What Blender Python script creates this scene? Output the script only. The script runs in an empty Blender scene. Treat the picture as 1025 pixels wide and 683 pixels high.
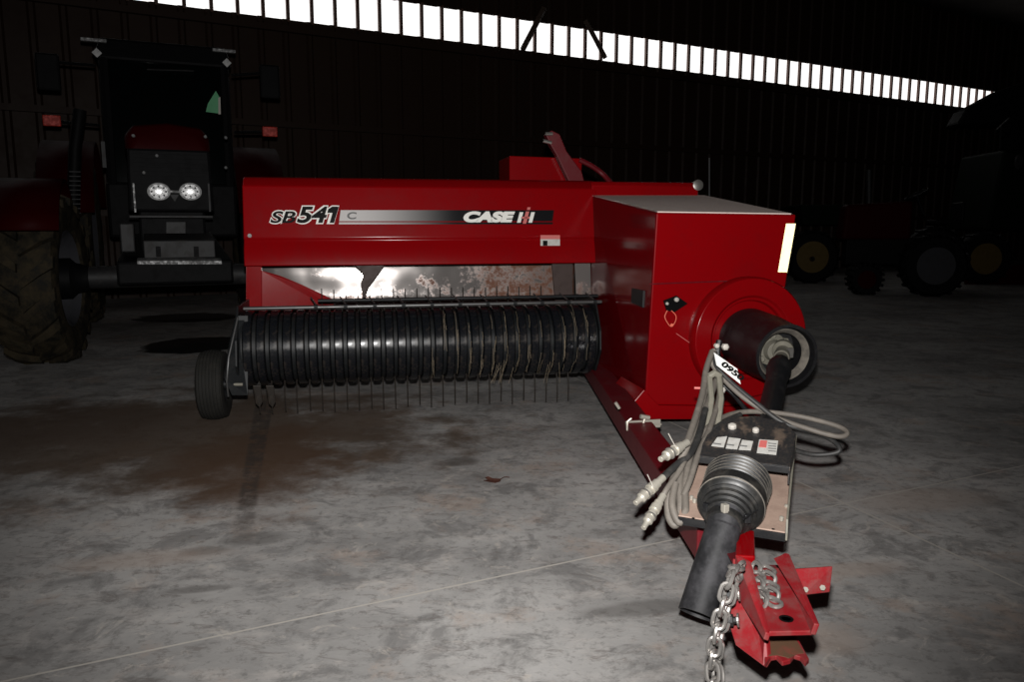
import bpy, bmesh, math, random
from mathutils import Vector, Matrix, noise
random.seed(7)
C = bpy.context.scene.collection
sc = bpy.context.scene
R = math.radians

# ------------------------------------------------------------------ camera
FPX = 782.0; PITCH = R(8.48); CAMH = 1.08
cam_d = bpy.data.cameras.new('camera'); cam = bpy.data.objects.new('camera', cam_d); C.objects.link(cam)
cam.location = (0, 0, CAMH); cam.rotation_euler = (math.pi/2 - PITCH, 0, 0)
cam_d.sensor_width = 36.0; cam_d.lens = FPX/1025*36.0; cam_d.clip_start = 0.02; cam_d.clip_end = 200
sc.camera = cam
sc.view_settings.view_transform = 'Standard'; sc.view_settings.look = 'None'
sc.view_settings.gamma = 1; sc.view_settings.use_curve_mapping = False
sc.view_settings.exposure = 0.0
# ------------------------------------------------------------------ light
w = bpy.data.worlds.new('night_barn'); sc.world = w; w.use_nodes = True
w.node_tree.nodes['Background'].inputs[0].default_value = (0.9, 0.85, 0.8, 1)
w.node_tree.nodes['Background'].inputs[1].default_value = 0.002
fl = bpy.data.lights.new('camera_flash', 'SPOT'); flo = bpy.data.objects.new('camera_flash', fl); C.objects.link(flo)
fl.energy = 640; fl.spot_size = R(108); fl.spot_blend = 1.0; fl.shadow_soft_size = 0.022; fl.color = (1, 0.985, 0.965)
flo.location = (0.0, 0.02, CAMH + 0.13)
flo.rotation_euler = (math.pi/2 + R(2.0), 0, R(2))
FLASH = flo.location.copy()

# ------------------------------------------------------------------ geometry of the place
def ray(px, py):
    u = (px - 512.5)/FPX; v = (341.5 - py)/FPX
    return Vector((u, math.cos(PITCH) + v*math.sin(PITCH), v*math.cos(PITCH) - math.sin(PITCH)))
CAM = Vector((0, 0, CAMH))
def at(px, py, Y):
    d = ray(px, py); return CAM + d*(Y/d.y)
def gp(px, py, z=0.0):
    d = ray(px, py); return CAM + d*((z - CAMH)/d.z)
class Frame:
    def __init__(s, O, ang):
        s.O = Vector((O[0], O[1], 0)); s.ang = ang
        s.a = Vector((math.cos(ang), math.sin(ang), 0)); s.b = Vector((-math.sin(ang), math.cos(ang), 0))
    def loc(s, wv):
        d = wv - s.O; return Vector((d.dot(s.a), d.dot(s.b), wv.z))
    def P(s, px, py, ly):
        d = ray(px, py); t = (ly - (CAM - s.O).dot(s.b))/d.dot(s.b); return s.loc(CAM + d*t)
    def S(s, px, py, lx):
        d = ray(px, py); t = (lx - (CAM - s.O).dot(s.a))/d.dot(s.a); return s.loc(CAM + d*t)
    def W(s, px, py, Y): return s.loc(at(px, py, Y))

# ------------------------------------------------------------------ mesh helpers
def quadf(bm, a, b, c, d):
    vs = [bm.verts.new(p) for p in (a, b, c, d)]; return bm.faces.new(vs)
def hexa(bm, p):     # p: 4 bottom + 4 top
    v = [bm.verts.new(q) for q in p]
    for f in ((0,3,2,1),(4,5,6,7),(0,1,5,4),(1,2,6,5),(2,3,7,6),(3,0,4,7)):
        bm.faces.new([v[i] for i in f])
def box(bm, c, s, M=None):
    x, y, z = s[0]/2, s[1]/2, s[2]/2; M = M or Matrix(); c = Vector(c)
    p = [(-x,-y,-z),(x,-y,-z),(x,y,-z),(-x,y,-z),(-x,-y,z),(x,-y,z),(x,y,z),(-x,y,z)]
    hexa(bm, [c + (M.to_3x3() @ Vector(q)) for q in p])
def prism(bm, poly, ext):
    ext = Vector(ext); a = [bm.verts.new(Vector(p)) for p in poly]; b = [bm.verts.new(Vector(p) + ext) for p in poly]
    n = len(poly)
    bm.faces.new(a[::-1]); bm.faces.new(b)
    for i in range(n): bm.faces.new((a[i], a[(i+1) % n], b[(i+1) % n], b[i]))
def frame_of(d):
    d = d.normalized(); up = Vector((0, 0, 1)) if abs(d.z) < 0.92 else Vector((1, 0, 0))
    x = d.cross(up).normalized(); return x, x.cross(d).normalized()
def tube(bm, pts, r, seg=10, cap=True):
    pts = [Vector(p) for p in pts]; n = len(pts); rings = []; px_ = None
    for i in range(n):
        d = (pts[min(i+1, n-1)] - pts[max(i-1, 0)])
        if d.length < 1e-9: d = Vector((0, 0, 1))
        d.normalize()
        if px_ is None: x, y = frame_of(d)
        else:
            x = (px_ - d*px_.dot(d)).normalized(); y = x.cross(d).normalized()
        px_ = x; rr = r[i] if isinstance(r, (list, tuple)) else r
        rings.append([bm.verts.new(pts[i] + x*rr*math.cos(2*math.pi*k/seg) + y*rr*math.sin(2*math.pi*k/seg)) for k in range(seg)])
    for i in range(n-1):
        for k in range(seg):
            bm.faces.new((rings[i][k], rings[i][(k+1) % seg], rings[i+1][(k+1) % seg], rings[i+1][k]))
    if cap: bm.faces.new(rings[0][::-1]); bm.faces.new(rings[-1])
def spline(pts, m=6):
    pts = [Vector(p) for p in pts]; out = []; n = len(pts)
    for i in range(n-1):
        p0, p1, p2, p3 = pts[max(i-1, 0)], pts[i], pts[i+1], pts[min(i+2, n-1)]
        for k in range(m):
            t = k/m; out.append(0.5*((2*p1) + (p2-p0)*t + (2*p0-5*p1+4*p2-p3)*t*t + (3*p1-p0-3*p2+p3)*t**3))
    out.append(pts[-1]); return out
def lathe(bm, prof, o, d, seg=32, cap0=True, cap1=True):
    o = Vector(o); d = Vector(d).normalized(); x, y = frame_of(d); rings = []
    for r, h in prof:
        rings.append([bm.verts.new(o + d*h + (x*math.cos(2*math.pi*k/seg) + y*math.sin(2*math.pi*k/seg))*max(r, 1e-4)) for k in range(seg)])
    for i in range(len(prof)-1):
        for k in range(seg): bm.faces.new((rings[i][k], rings[i][(k+1) % seg], rings[i+1][(k+1) % seg], rings[i+1][k]))
    if cap0: bm.faces.new(rings[0][::-1])
    if cap1: bm.faces.new(rings[-1])
def link_shape(bm, c, ax, side, L, Wd, r, seg=7, n=16):   # oval chain link
    ax = Vector(ax).normalized(); side = Vector(side); side = (side - ax*side.dot(ax)).normalized(); rings = []
    nor = ax.cross(side)
    path = []
    for k in range(n):
        t = 2*math.pi*k/n; s_ = math.sin(t); c_ = math.cos(t)
        path.append(c + ax*((L/2 - Wd/2)*(1 if c_ > 0 else -1)*min(1, abs(c_)*3) + Wd/2*c_) + side*(Wd/2*s_))
    for k in range(n):
        d = (path[(k+1) % n] - path[k-1]).normalized(); x = nor; y = d.cross(x).normalized()
        rings.append([bm.verts.new(path[k] + (x*math.cos(2*math.pi*j/seg) + y*math.sin(2*math.pi*j/seg))*r) for j in range(seg)])
    for k in range(n):
        for j in range(seg): bm.faces.new((rings[k][j], rings[k][(j+1) % seg], rings[(k+1) % n][(j+1) % seg], rings[(k+1) % n][j]))

OFF = {}
def total_off(o):
    v = Vector((0, 0, 0))
    while o is not None and o.name in OFF: v += OFF[o.name]; o = o.parent
    return v
def obj(name, bm, mat, parent=None, bevel=0.0, smooth=False, seg=2, solid=0.0, origin=None):
    bmesh.ops.remove_doubles(bm, verts=bm.verts, dist=1e-6)
    bmesh.ops.recalc_face_normals(bm, faces=bm.faces)
    vs = [v.co for v in bm.verts]
    c = origin or Vector([(min(v[i] for v in vs) + max(v[i] for v in vs))/2 for i in range(3)])
    c = Vector(c)
    for v in bm.verts: v.co -= c
    if smooth:
        for f in bm.faces: f.smooth = True
        for e in bm.edges:
            if len(e.link_faces) == 2 and e.calc_face_angle(0) > R(38): e.smooth = False
    me = bpy.data.meshes.new(name); bm.to_mesh(me); bm.free()
    o = bpy.data.objects.new(name, me); C.objects.link(o)
    for m_ in (mat if isinstance(mat, (list, tuple)) else [mat]): me.materials.append(m_)
    off = c - (total_off(parent) if parent else Vector((0, 0, 0)))
    o.location = off
    if parent: o.parent = parent; OFF[o.name] = off
    if solid:
        m = o.modifiers.new('solid', 'SOLIDIFY'); m.thickness = solid; m.offset = 0
    if bevel:
        m = o.modifiers.new('bevel', 'BEVEL'); m.width = bevel; m.segments = seg; m.limit_method = 'ANGLE'; m.angle_limit = R(35)
        m.harden_normals = False
    return o
def empty(name, loc, rz, label, cat, group=None):
    o = bpy.data.objects.new(name, None); C.objects.link(o); o.location = loc; o.rotation_euler = (0, 0, rz)
    o.empty_display_size = 0.1
    return tag(o, label, cat, group)
def tag(o, label=None, cat=None, group=None, kind=None):
    if label: o['label'] = label
    if cat: o['category'] = cat
    if group: o['group'] = group
    if kind: o['kind'] = kind
    return o
def BM(): return bmesh.new()

# ------------------------------------------------------------------ material helpers
class NT:
    def __init__(s, name):
        s.m = bpy.data.materials.new(name); s.m.use_nodes = True; s.t = s.m.node_tree; s.b = s.t.nodes['Principled BSDF']
        s.tc = s.t.nodes.new('ShaderNodeTexCoord')
        s.geo = None
    def new(s, k, **kw):
        n = s.t.nodes.new(k)
        for a, v in kw.items(): setattr(n, a, v)
        return n
    def put(s, sock, v):
        if isinstance(v, bpy.types.NodeSocket): s.t.links.new(v, sock)
        elif v is not None:
            if hasattr(sock, 'default_value') and sock.type in ('RGBA',) and len(v) == 3: v = (*v, 1)
            sock.default_value = v
    def math(s, op, a, b=None, c=None, clamp=False):
        n = s.new('ShaderNodeMath', operation=op, use_clamp=clamp)
        for i, q in enumerate((a, b, c)):
            if q is not None: s.put(n.inputs[i], q)
        return n.outputs[0]
    def noise(s, scale, detail=4, rough=0.6, vec=None, dist=0.0):
        n = s.new('ShaderNodeTexNoise'); n.inputs['Scale'].default_value = scale; n.inputs['Detail'].default_value = detail
        n.inputs['Roughness'].default_value = rough; n.inputs['Distortion'].default_value = dist
        s.put(n.inputs['Vector'], vec if vec is not None else s.tc.outputs['Object']); return n.outputs['Fac']
    def ramp(s, fac, lo, hi):
        n = s.new('ShaderNodeMapRange'); n.interpolation_type = 'SMOOTHSTEP'
        s.put(n.inputs['Value'], fac); n.inputs['From Min'].default_value = lo; n.inputs['From Max'].default_value = hi
        return n.outputs['Result']
    def mix(s, f, a, b):
        n = s.new('ShaderNodeMix', data_type='RGBA'); s.put(n.inputs[0], f); s.put(n.inputs[6], a); s.put(n.inputs[7], b); return n.outputs[2]
    def mapping(s, scale, rot=(0, 0, 0), src=None):
        n = s.new('ShaderNodeMapping'); n.inputs['Scale'].default_value = scale; n.inputs['Rotation'].default_value = rot
        s.put(n.inputs['Vector'], src if src is not None else s.tc.outputs['Object']); return n.outputs[0]
    def bump(s, h, strength=0.2, dist=0.01):
        n = s.new('ShaderNodeBump'); n.inputs['Strength'].default_value = strength; n.inputs['Distance'].default_value = dist
        s.put(n.inputs['Height'], h); s.t.links.new(n.outputs[0], s.b.inputs['Normal'])
    def set(s, **kw):
        for k, v in kw.items(): s.put(s.b.inputs[k.replace('_', ' ')], v)
        return s.m

def paint(name, col, rough=0.4, dust=None, amount=0.25, scale=9, metal=0.0, bump=0.0, lo=0.45, hi=0.75, spec=0.5, dr=0.35):
    n = NT(name)
    dust = dust or tuple(c*0.6 for c in col)
    big = n.ramp(n.noise(scale, 6, 0.65), lo, hi); fine = n.ramp(n.noise(scale*9, 3, 0.7), 0.4, 0.75)
    f = n.math('MULTIPLY', n.math('ADD', n.math('MULTIPLY', big, 0.75), n.math('MULTIPLY', fine, 0.25)), amount, clamp=True)
    n.set(Base_Color=n.mix(f, col, dust), Metallic=metal, Specular_IOR_Level=spec)
    n.put(n.b.inputs['Roughness'], n.math('ADD', n.math('MULTIPLY', f, dr), rough, clamp=True))
    if bump: n.bump(n.noise(scale*5, 4, 0.6), bump, 0.004)
    return n.m
RED = (0.20, 0.0010, 0.0025)
M = {}
M['red'] = paint('red_machine_paint', RED, 0.20, (0.12, 0.004, 0.005), 0.35, 5, spec=0.22, dr=0.1)
M['red_side_shaded'] = paint('red_paint_shaded_side', (0.105, 0.0008, 0.0025), 0.12, (0.08, 0.006, 0.006), 0.25, 7, spec=0.16, dr=0.1)  # the same red, darkened for the flash grazing the side face
M['red_worn'] = paint('red_worn_drawbar_paint', (0.22, 0.006, 0.010), 0.5, (0.15, 0.055, 0.05), 0.65, 22, lo=0.4, hi=0.65)
M['red_beam'] = paint('red_tongue_paint', (0.11, 0.003, 0.007), 0.45, (0.10, 0.03, 0.03), 0.5, 11, spec=0.3)
M['black'] = paint('black_machine_paint', (0.007, 0.008, 0.009), 0.45, (0.03, 0.027, 0.024), 0.4, 10, spec=0.25)
M['band'] = paint('black_band_paint', (0.005, 0.006, 0.008), 0.22, (0.06, 0.045, 0.033), 0.45, 16, lo=0.5, hi=0.70, spec=0.28)
M['plastic'] = paint('black_guard_plastic', (0.007, 0.007, 0.008), 0.45, (0.04, 0.038, 0.036), 0.35, 14, spec=0.3)
M['shaft'] = paint('scuffed_black_tube', (0.011, 0.011, 0.012), 0.5, (0.075, 0.072, 0.078), 0.65, 9, lo=0.40, hi=0.72, spec=0.3)
M['rubber'] = paint('dusty_tyre_rubber', (0.014, 0.0135, 0.012), 0.75, (0.030, 0.027, 0.023), 0.6, 12, spec=0.2)
M['dark_rubber'] = paint('dark_tyre_rubber', (0.006, 0.006, 0.005), 0.7, (0.06, 0.045, 0.025), 0.7, 8, spec=0.15, lo=.35, hi=.65)
M['hose'] = paint('dusty_hydraulic_hose', (0.12, 0.105, 0.09), 0.6, (0.22, 0.19, 0.16), 0.6, 30)
M['hose_dark'] = paint('black_hydraulic_hose', (0.02, 0.02, 0.02), 0.5, (0.10, 0.09, 0.08), 0.4, 30)
M['bellows'] = paint('dusty_black_bellows', (0.009, 0.009, 0.009), 0.42, (0.07, 0.063, 0.053), 0.5, 18, lo=0.46, hi=0.70)
M['ridge'] = paint('dust_on_bellows_ridge', (0.17, 0.15, 0.125), 0.7, (0.05, 0.045, 0.04), 0.7, 25, lo=.4, hi=.6)
M['primer'] = paint('dusty_primer_plate', (0.38, 0.27, 0.215), 0.6, (0.19, 0.12, 0.09), 0.6, 14, lo=0.4, hi=0.7)
M['cover'] = paint('black_dusty_cover', (0.018, 0.018, 0.019), 0.38, (0.20, 0.14, 0.10), 0.5, 15, lo=0.52, hi=0.66)
M['steel'] = paint('bright_steel', (0.45, 0.43, 0.40), 0.34, (0.25, 0.22, 0.18), 0.4, 30, metal=0.85)
M['coupler'] = paint('zinc_coupler', (0.46, 0.43, 0.37), 0.4, (0.35, 0.31, 0.25), 0.5, 40, metal=0.5)
M['chain'] = paint('galvanised_chain', (0.34, 0.32, 0.30), 0.34, (0.10, 0.09, 0.08), 0.45, 60, metal=0.7)
M['grey_post'] = paint('grey_green_post', (0.16, 0.15, 0.12), 0.55, (0.28, 0.25, 0.2), 0.5, 25)
M['top_grey'] = paint('dust_on_hood_top', (0.80, 0.66, 0.60), 0.7, (0.50, 0.36, 0.32), 0.5, 14, lo=0.5, hi=0.75)
M['tine'] = paint('brown_spring_tine', (0.018, 0.014, 0.011), 0.5, (0.07, 0.05, 0.035), 0.4, 30, metal=0.3)
M['bar'] = paint('guard_bar_steel', (0.10, 0.10, 0.10), 0.35, (0.05, 0.04, 0.03), 0.5, 20, metal=0.6)
M['white'] = paint('white_decal', (0.80, 0.79, 0.74), 0.5, (0.5, 0.48, 0.44), 0.15, 40)
M['ink'] = paint('black_decal', (0.004, 0.004, 0.004), 0.4, spec=0.08)
M['ink_grey'] = paint('grey_ink', (0.12, 0.12, 0.12), 0.6)
M['sticker'] = paint('scuffed_sticker', (0.50, 0.49, 0.46), 0.5, (0.20, 0.17, 0.14), 0.6, 40)
M['pink'] = paint('pink_sticker_band', (0.55, 0.13, 0.12), 0.5)
M['orange'] = paint('orange_seal', (0.75, 0.16, 0.10), 0.5)
M['knob'] = paint('pale_knob', (0.42, 0.39, 0.35), 0.6)
M['tag'] = paint('white_lot_card', (0.62, 0.62, 0.60), 0.55, (0.6, 0.6, 0.58), 0.2, 30)
M['reflect'] = paint('cream_retroreflector', (0.90, 0.78, 0.42), 0.5, (0.85, 0.72, 0.38), 0.1, 40, metal=0.5)
M['blade'] = paint('rusty_brown_blade', (0.035, 0.016, 0.012), 0.6, (0.02, 0.012, 0.009), 0.6, 20)
M['hay'] = paint('dry_hay', (0.24, 0.19, 0.13), 0.8, (0.2, 0.15, 0.09), 0.4, 50)
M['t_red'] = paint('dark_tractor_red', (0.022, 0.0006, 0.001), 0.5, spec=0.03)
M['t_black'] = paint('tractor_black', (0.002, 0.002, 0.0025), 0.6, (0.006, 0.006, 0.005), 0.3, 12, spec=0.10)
M['t_grey'] = paint('tractor_casting', (0.012, 0.012, 0.013), 0.55, (0.05, 0.045, 0.04), 0.5, 12, spec=0.3)
M['t_steel'] = paint('tractor_bright_trim', (0.40, 0.40, 0.40), 0.45, (0.02, 0.02, 0.02), 0.95, 30, metal=0.4, lo=.3, hi=.6)
M['t_lamp'] = paint('dim_work_lamp', (0.40, 0.40, 0.40), 0.5, (.05, .05, .05), .8, 30)
M['rim'] = paint('grey_wheel_rim', (0.035, 0.035, 0.04), 0.6, (0.02, 0.018, 0.016), 0.5, 12, spec=0.2)
M['yellow'] = paint('faded_yellow_rim', (0.09, 0.055, 0.005), 0.7, (0.05, 0.03, 0.005), 0.5, 10)
M['green'] = paint('dark_green_paint', (0.002, 0.005, 0.002), 0.7, spec=0.1)
M['leaf'] = paint('dead_brown_leaf', (0.045, 0.012, 0.006), 0.7, (0.10, 0.04, 0.02), 0.5, 60)
M['lens'] = paint('chrome_headlight_bowl', (1.0, 1.0, 1.0), 0.38, (0.85, 0.85, 0.85), 0.3, 60, metal=0.75)
M['amber'] = paint('amber_marker_lens', (0.55, 0.02, 0.004), 0.4, (0.12, 0.006, 0.002), 0.9, 30, lo=.3, hi=.6)
M['brown_wood'] = paint('dark_post', (0.03, 0.018, 0.012), 0.7)
M['green_reflection'] = paint('green_cab_reflection', (0.05, 0.30, 0.12), 0.5)  # green used to paint a reflection in the cab glass
def glassy(name, col, alpha):
    n = NT(name); n.set(Base_Color=col, Roughness=0.08, Alpha=alpha, Specular_IOR_Level=0.2); return n.m
M['glass'] = glassy('dark_cab_glass', (0.002, 0.003, 0.003), 0.75)

# galvanised feeder sheet with rust bloom
n = NT('galvanised_feeder_sheet')
sx = n.new('ShaderNodeSeparateXYZ'); n.put(sx.inputs[0], n.tc.outputs['Object'])
rust = n.ramp(n.math('ADD', n.noise(7, 7, 0.75), n.math('MULTIPLY', n.ramp(sx.outputs[0], -0.15, 0.75), 0.22)), 0.56, 0.72)
low = n.ramp(n.math('ADD', n.noise(9, 5, 0.7), n.math('MULTIPLY', sx.outputs[2], -1.6)), 0.50, 0.72)
f = n.math('MULTIPLY', n.math('MAXIMUM', rust, n.math('MULTIPLY', low, 0.7)), n.ramp(n.noise(30, 4, 0.7), 0.2, 0.6))
n.put(n.b.inputs['Base Color'], n.mix(f, (0.23, 0.21, 0.20), (0.13, 0.045, 0.02)))
n.put(n.b.inputs['Metallic'], n.math('SUBTRACT', 0.50, n.math('MULTIPLY', f, 0.40)))
n.put(n.b.inputs['Roughness'], n.math('ADD', 0.125, n.math('MULTIPLY', f, 0.55)))
n.bump(n.noise(2.2, 2, 0.5), 0.35, 0.03)
M['sheet'] = n.m

# decal bar: printed fade from silver to black
def fade_mat():
    n = NT('printed_fade_decal'); s = n.new('ShaderNodeSeparateXYZ'); n.put(s.inputs[0], n.tc.outputs['Generated'])
    n.set(Base_Color=n.mix(n.ramp(s.outputs[0], 0.02, 0.55), (0.52, 0.50, 0.49), (0.005, 0.005, 0.006)), Roughness=0.4, Specular_IOR_Level=0.1); return n.m
M['fade'] = fade_mat()

# corrugated wall and roof
M['wall'] = paint('brown_steel_cladding', (0.026, 0.014, 0.009), 0.5, (0.020, 0.010, 0.007), 0.6, 0.8, spec=0.16)
M['roof'] = paint('dark_roof_steel', (0.016, 0.009, 0.007), 0.8, (0.02, 0.013, 0.01), 0.6, 1.0)
M['girt'] = paint('old_timber', (0.05, 0.03, 0.02), 0.8)
n = NT('daylit_skylight_panel'); n.set(Base_Color=(0.8, 0.8, 0.8), Roughness=0.6, Emission_Color=(1, 0.985, 0.97))
n.b.inputs['Emission Strength'].default_value = 1.25; M['skylit'] = n.m

# ------------------------------------------------------------------ concrete floor
def floor_mat():
    n = NT('stained_concrete'); P = n.tc.outputs['Object']
    s = n.new('ShaderNodeSeparateXYZ'); n.put(s.inputs[0], P); X, Y = s.outputs[0], s.outputs[1]
    n1 = n.noise(0.9, 8, 0.62); n2 = n.noise(5, 8, 0.7, dist=0.6); n3 = n.noise(26, 5, 0.75)
    st = n.noise(7, 5, 0.65, vec=n.mapping((0.7, 1.25, 1), (0, 0, R(-12)), ))
    base = n.mix(n.ramp(n1, 0.32, 0.68), (0.23, 0.222, 0.215), (0.44, 0.425, 0.41))
    base = n.mix(n.math('MULTIPLY', n.ramp(n2, 0.48, 0.62), 0.60), base, (0.130, 0.125, 0.122))
    base = n.mix(n.math('MULTIPLY', n.ramp(st, 0.50, 0.70), 0.42), base, (0.50, 0.46, 0.43))
    base = n.mix(n.math('MULTIPLY', n.ramp(n.noise(2.3, 6, 0.7), 0.53, 0.66), 0.5), base, (0.37, 0.28, 0.225))
    base = n.mix(n.math('MULTIPLY', n.ramp(n3, 0.50, 0.68), 0.5), base, (0.10, 0.095, 0.09))
    n4 = n.noise(14, 7, 0.75, vec=n.mapping((0.6, 1.4, 1), (0, 0, R(20))), dist=1.2)
    base = n.mix(n.math('MULTIPLY', n.ramp(n4, 0.54, 0.66), 0.5), base, (0.12, 0.10, 0.09))
    base = n.mix(n.math('MULTIPLY', n.ramp(n.noise(9, 6, 0.7, dist=0.8), 0.58, 0.68), 0.45), base, (0.52, 0.47, 0.42))
    wob = n.math('MULTIPLY', n.math('SUBTRACT', n.noise(3.0, 6, 0.65), 0.5), 1.1)
    def blob(px, py, rx, ry, rot, lo, hi, wb=1.0):
        c = gp(px, py); cr, sr = math.cos(rot), math.sin(rot)
        dx = n.math('SUBTRACT', X, c.x); dy = n.math('SUBTRACT', Y, c.y)
        u = n.math('DIVIDE', n.math('ADD', n.math('MULTIPLY', dx, cr), n.math('MULTIPLY', dy, sr)), rx)
        v = n.math('DIVIDE', n.math('SUBTRACT', n.math('MULTIPLY', dy, cr), n.math('MULTIPLY', dx, sr)), ry)
        d = n.math('SQRT', n.math('ADD', n.math('MULTIPLY', u, u), n.math('MULTIPLY', v, v)))
        d = n.math('ADD', d, n.math('MULTIPLY', wob, wb))
        m = n.ramp(d, hi, lo)
        q = n.new('ShaderNodeMath', operation='SUBTRACT'); q.inputs[0].default_value = 1; n.put(q.inputs[1], n.ramp(d, lo, hi)); return q.outputs[0]
    # brown dried earth in front of the gauge wheel, and a far brown area
    b1 = blob(185, 432, 1.6, 1.05, 0.0, 0.55, 1.2, 1.9)
    base = n.mix(n.math('MULTIPLY', b1, 0.85), base, (0.082, 0.050, 0.029))
    b2 = blob(262, 460, 0.40, 0.75, 0.2, 0.5, 1.2, 1.7)
    base = n.mix(n.math('MULTIPLY', b2, 0.7), base, (0.095, 0.052, 0.030))
    b3 = blob(60, 425, 1.0, 0.5, 0.0, 0.4, 1.2, 1.5)
    base = n.mix(n.math('MULTIPLY', b3, 0.4), base, (0.09, 0.06, 0.045))
    # tyre rub streak
    p0, p1 = gp(262, 400), gp(240, 560)
    def streak(pa, pb, wd, ext=0.0):
        d = (pb - pa); L = d.length; d.normalize()
        dx = n.math('SUBTRACT', X, pa.x); dy = n.math('SUBTRACT', Y, pa.y)
        al = n.math('ADD', n.math('MULTIPLY', dx, d.x), n.math('MULTIPLY', dy, d.y))
        pe = n.math('ABSOLUTE', n.math('SUBTRACT', n.math('MULTIPLY', dx, d.y), n.math('MULTIPLY', dy, d.x)))
        inside = n.math('MULTIPLY', n.ramp(al, -0.05, 0.1), n.math('SUBTRACT', 1, n.ramp(al, L*0.7, L*1.05)))
        q = n.math('SUBTRACT', 1, n.ramp(pe, wd*0.5, wd)); return n.math('MULTIPLY', q, inside)
    s1 = n.math('MAXIMUM', streak(p0, p1, 0.045), streak(gp(270, 408), gp(252, 500), 0.022))
    base = n.mix(n.math('MULTIPLY', s1, n.math('MULTIPLY', n.ramp(n.noise(11, 5, 0.8), 0.36, 0.56), 0.75)), base, (0.045, 0.037, 0.033))
    for (px, py, rx, ry) in ((255, 540, .13, .07), (203, 552, .10, .05), (200, 590, .12, .03), (462, 462, .09, .08), (640, 610, .2, .05)):
        base = n.mix(n.math('MULTIPLY', blob(px, py, rx, ry, 0.2, 0.5, 1.1, 0.9), 0.5), base, (0.075, 0.068, 0.062))
    for (px, py, rx, ry) in ((820, 640, .14, .10), (930, 500, .35, .15), (860, 570, .2, .06), (150, 560, .3, .08)):
        base = n.mix(n.math('MULTIPLY', blob(px, py, rx, ry, 0.2, 0.4, 1.2, 1.1), 0.45), base, (0.38, 0.30, 0.25))
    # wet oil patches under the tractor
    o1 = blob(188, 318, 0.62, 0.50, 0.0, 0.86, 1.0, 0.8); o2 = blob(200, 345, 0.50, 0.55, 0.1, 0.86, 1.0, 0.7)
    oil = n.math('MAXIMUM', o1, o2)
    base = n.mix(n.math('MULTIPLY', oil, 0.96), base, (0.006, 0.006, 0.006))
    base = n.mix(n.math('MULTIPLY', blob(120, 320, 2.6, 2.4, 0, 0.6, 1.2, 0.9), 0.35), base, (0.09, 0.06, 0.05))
    # saw-cut joints
    def joint(a, b, wd, seg=None):
        d = (b - a).normalized()
        dx = n.math('SUBTRACT', X, a.x); dy = n.math('SUBTRACT', Y, a.y)
        pe = n.math('ABSOLUTE', n.math('SUBTRACT', n.math('MULTIPLY', dx, d.y), n.math('MULTIPLY', dy, d.x)))
        q = n.math('SUBTRACT', 1, n.ramp(pe, wd*0.6, wd)); return q
    js = n.math('MAXIMUM', joint(gp(0, 683), gp(690, 537), 0.005), joint(gp(794, 480), gp(1024, 587), 0.006))
    base = n.mix(n.math('MULTIPLY', js, n.ramp(n.noise(8, 3, 0.6), 0.15, 0.45)), base, (0.44, 0.41, 0.37))
    n.put(n.b.inputs['Base Color'], base)
    n.put(n.b.inputs['Roughness'], n.math('SUBTRACT', 0.72, n.math('MULTIPLY', oil, 0.3)))
    n.put(n.b.inputs['Specular IOR Level'], 0.25)
    n.bump(n.math('ADD', n2, n.math('MULTIPLY', n3, 0.4)), 0.18, 0.01)
    return n.m
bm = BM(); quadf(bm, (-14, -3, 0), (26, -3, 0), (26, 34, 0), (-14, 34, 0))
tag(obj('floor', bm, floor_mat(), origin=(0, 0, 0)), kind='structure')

# ------------------------------------------------------------------ building shell
WD = Vector((0.863, 0.504, 0)).normalized()           # run of the long wall, going away to the right
WN = Vector((WD.y, -WD.x, 0))                          # towards the camera side
W0 = Vector((0.4955*21, 21, 0))                        # where the photo's column 900 meets it
def wp(s, z, d=0.0): return W0 + WD*s + WN*d + Vector((0, 0, z))
Z0, Z1 = 4.26, 4.79
def corrugated(bm, s0, s1, z0, z1, pitch=0.38, depth=0.035, n=None):
    k = 0; pts = []; s = s0
    while s < s1:
        pts += [(s, 0.0), (s + pitch*0.72, 0.0), (s + pitch*0.80, depth), (s + pitch*0.92, depth)]; s += pitch
    lo = [bm.verts.new(wp(a, z0, d)) for a, d in pts]; hi = [bm.verts.new(wp(a, z1, d)) for a, d in pts]
    for i in range(len(pts)-1): bm.faces.new((lo[i], lo[i+1], hi[i+1], hi[i]))
bm = BM(); corrugated(bm, -26, 12, 0, Z0)
tag(obj('wall_back', bm, M['wall'], origin=W0, solid=0.01), kind='structure')
bm = BM(); corrugated(bm, -26, 12, Z1, 7.2)
tag(obj('wall_back', bm, M['wall'], origin=W0, solid=0.01), kind='structure')
# strip of translucent panels with the ribs between them
win = bpy.data.objects.new('window_1', None); C.objects.link(win); win.location = W0; tag(win, kind='structure')
WIN_OFF = {'window_1': W0.copy()}; OFF['window_1'] = W0.copy()
bm = BM(); quadf(bm, wp(-26, Z0-0.02, -0.04), wp(12, Z0-0.02, -0.04), wp(12, Z1+0.02, -0.04), wp(-26, Z1+0.02, -0.04))
obj('window_pane', bm, M['skylit'], win)
bm = BM(); s = -26
while s < 12:
    hexa(bm, [wp(s-0.025, Z0-.03, 0.03), wp(s+0.025, Z0-.03, 0.03), wp(s+0.025, Z0-.03, -0.03), wp(s-0.025, Z0-.03, -0.03),
              wp(s-0.025, Z1+.03, 0.03), wp(s+0.025, Z1+.03, 0.03), wp(s+0.025, Z1+.03, -0.03), wp(s-0.025, Z1+.03, -0.03)]); s += 0.38
M['mullion'] = paint('brown_rib', (0.10, 0.05, 0.035), 0.6)  # ribs in a lighter brown than the cladding
obj('window_frame', bm, M['mullion'], win)
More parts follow.
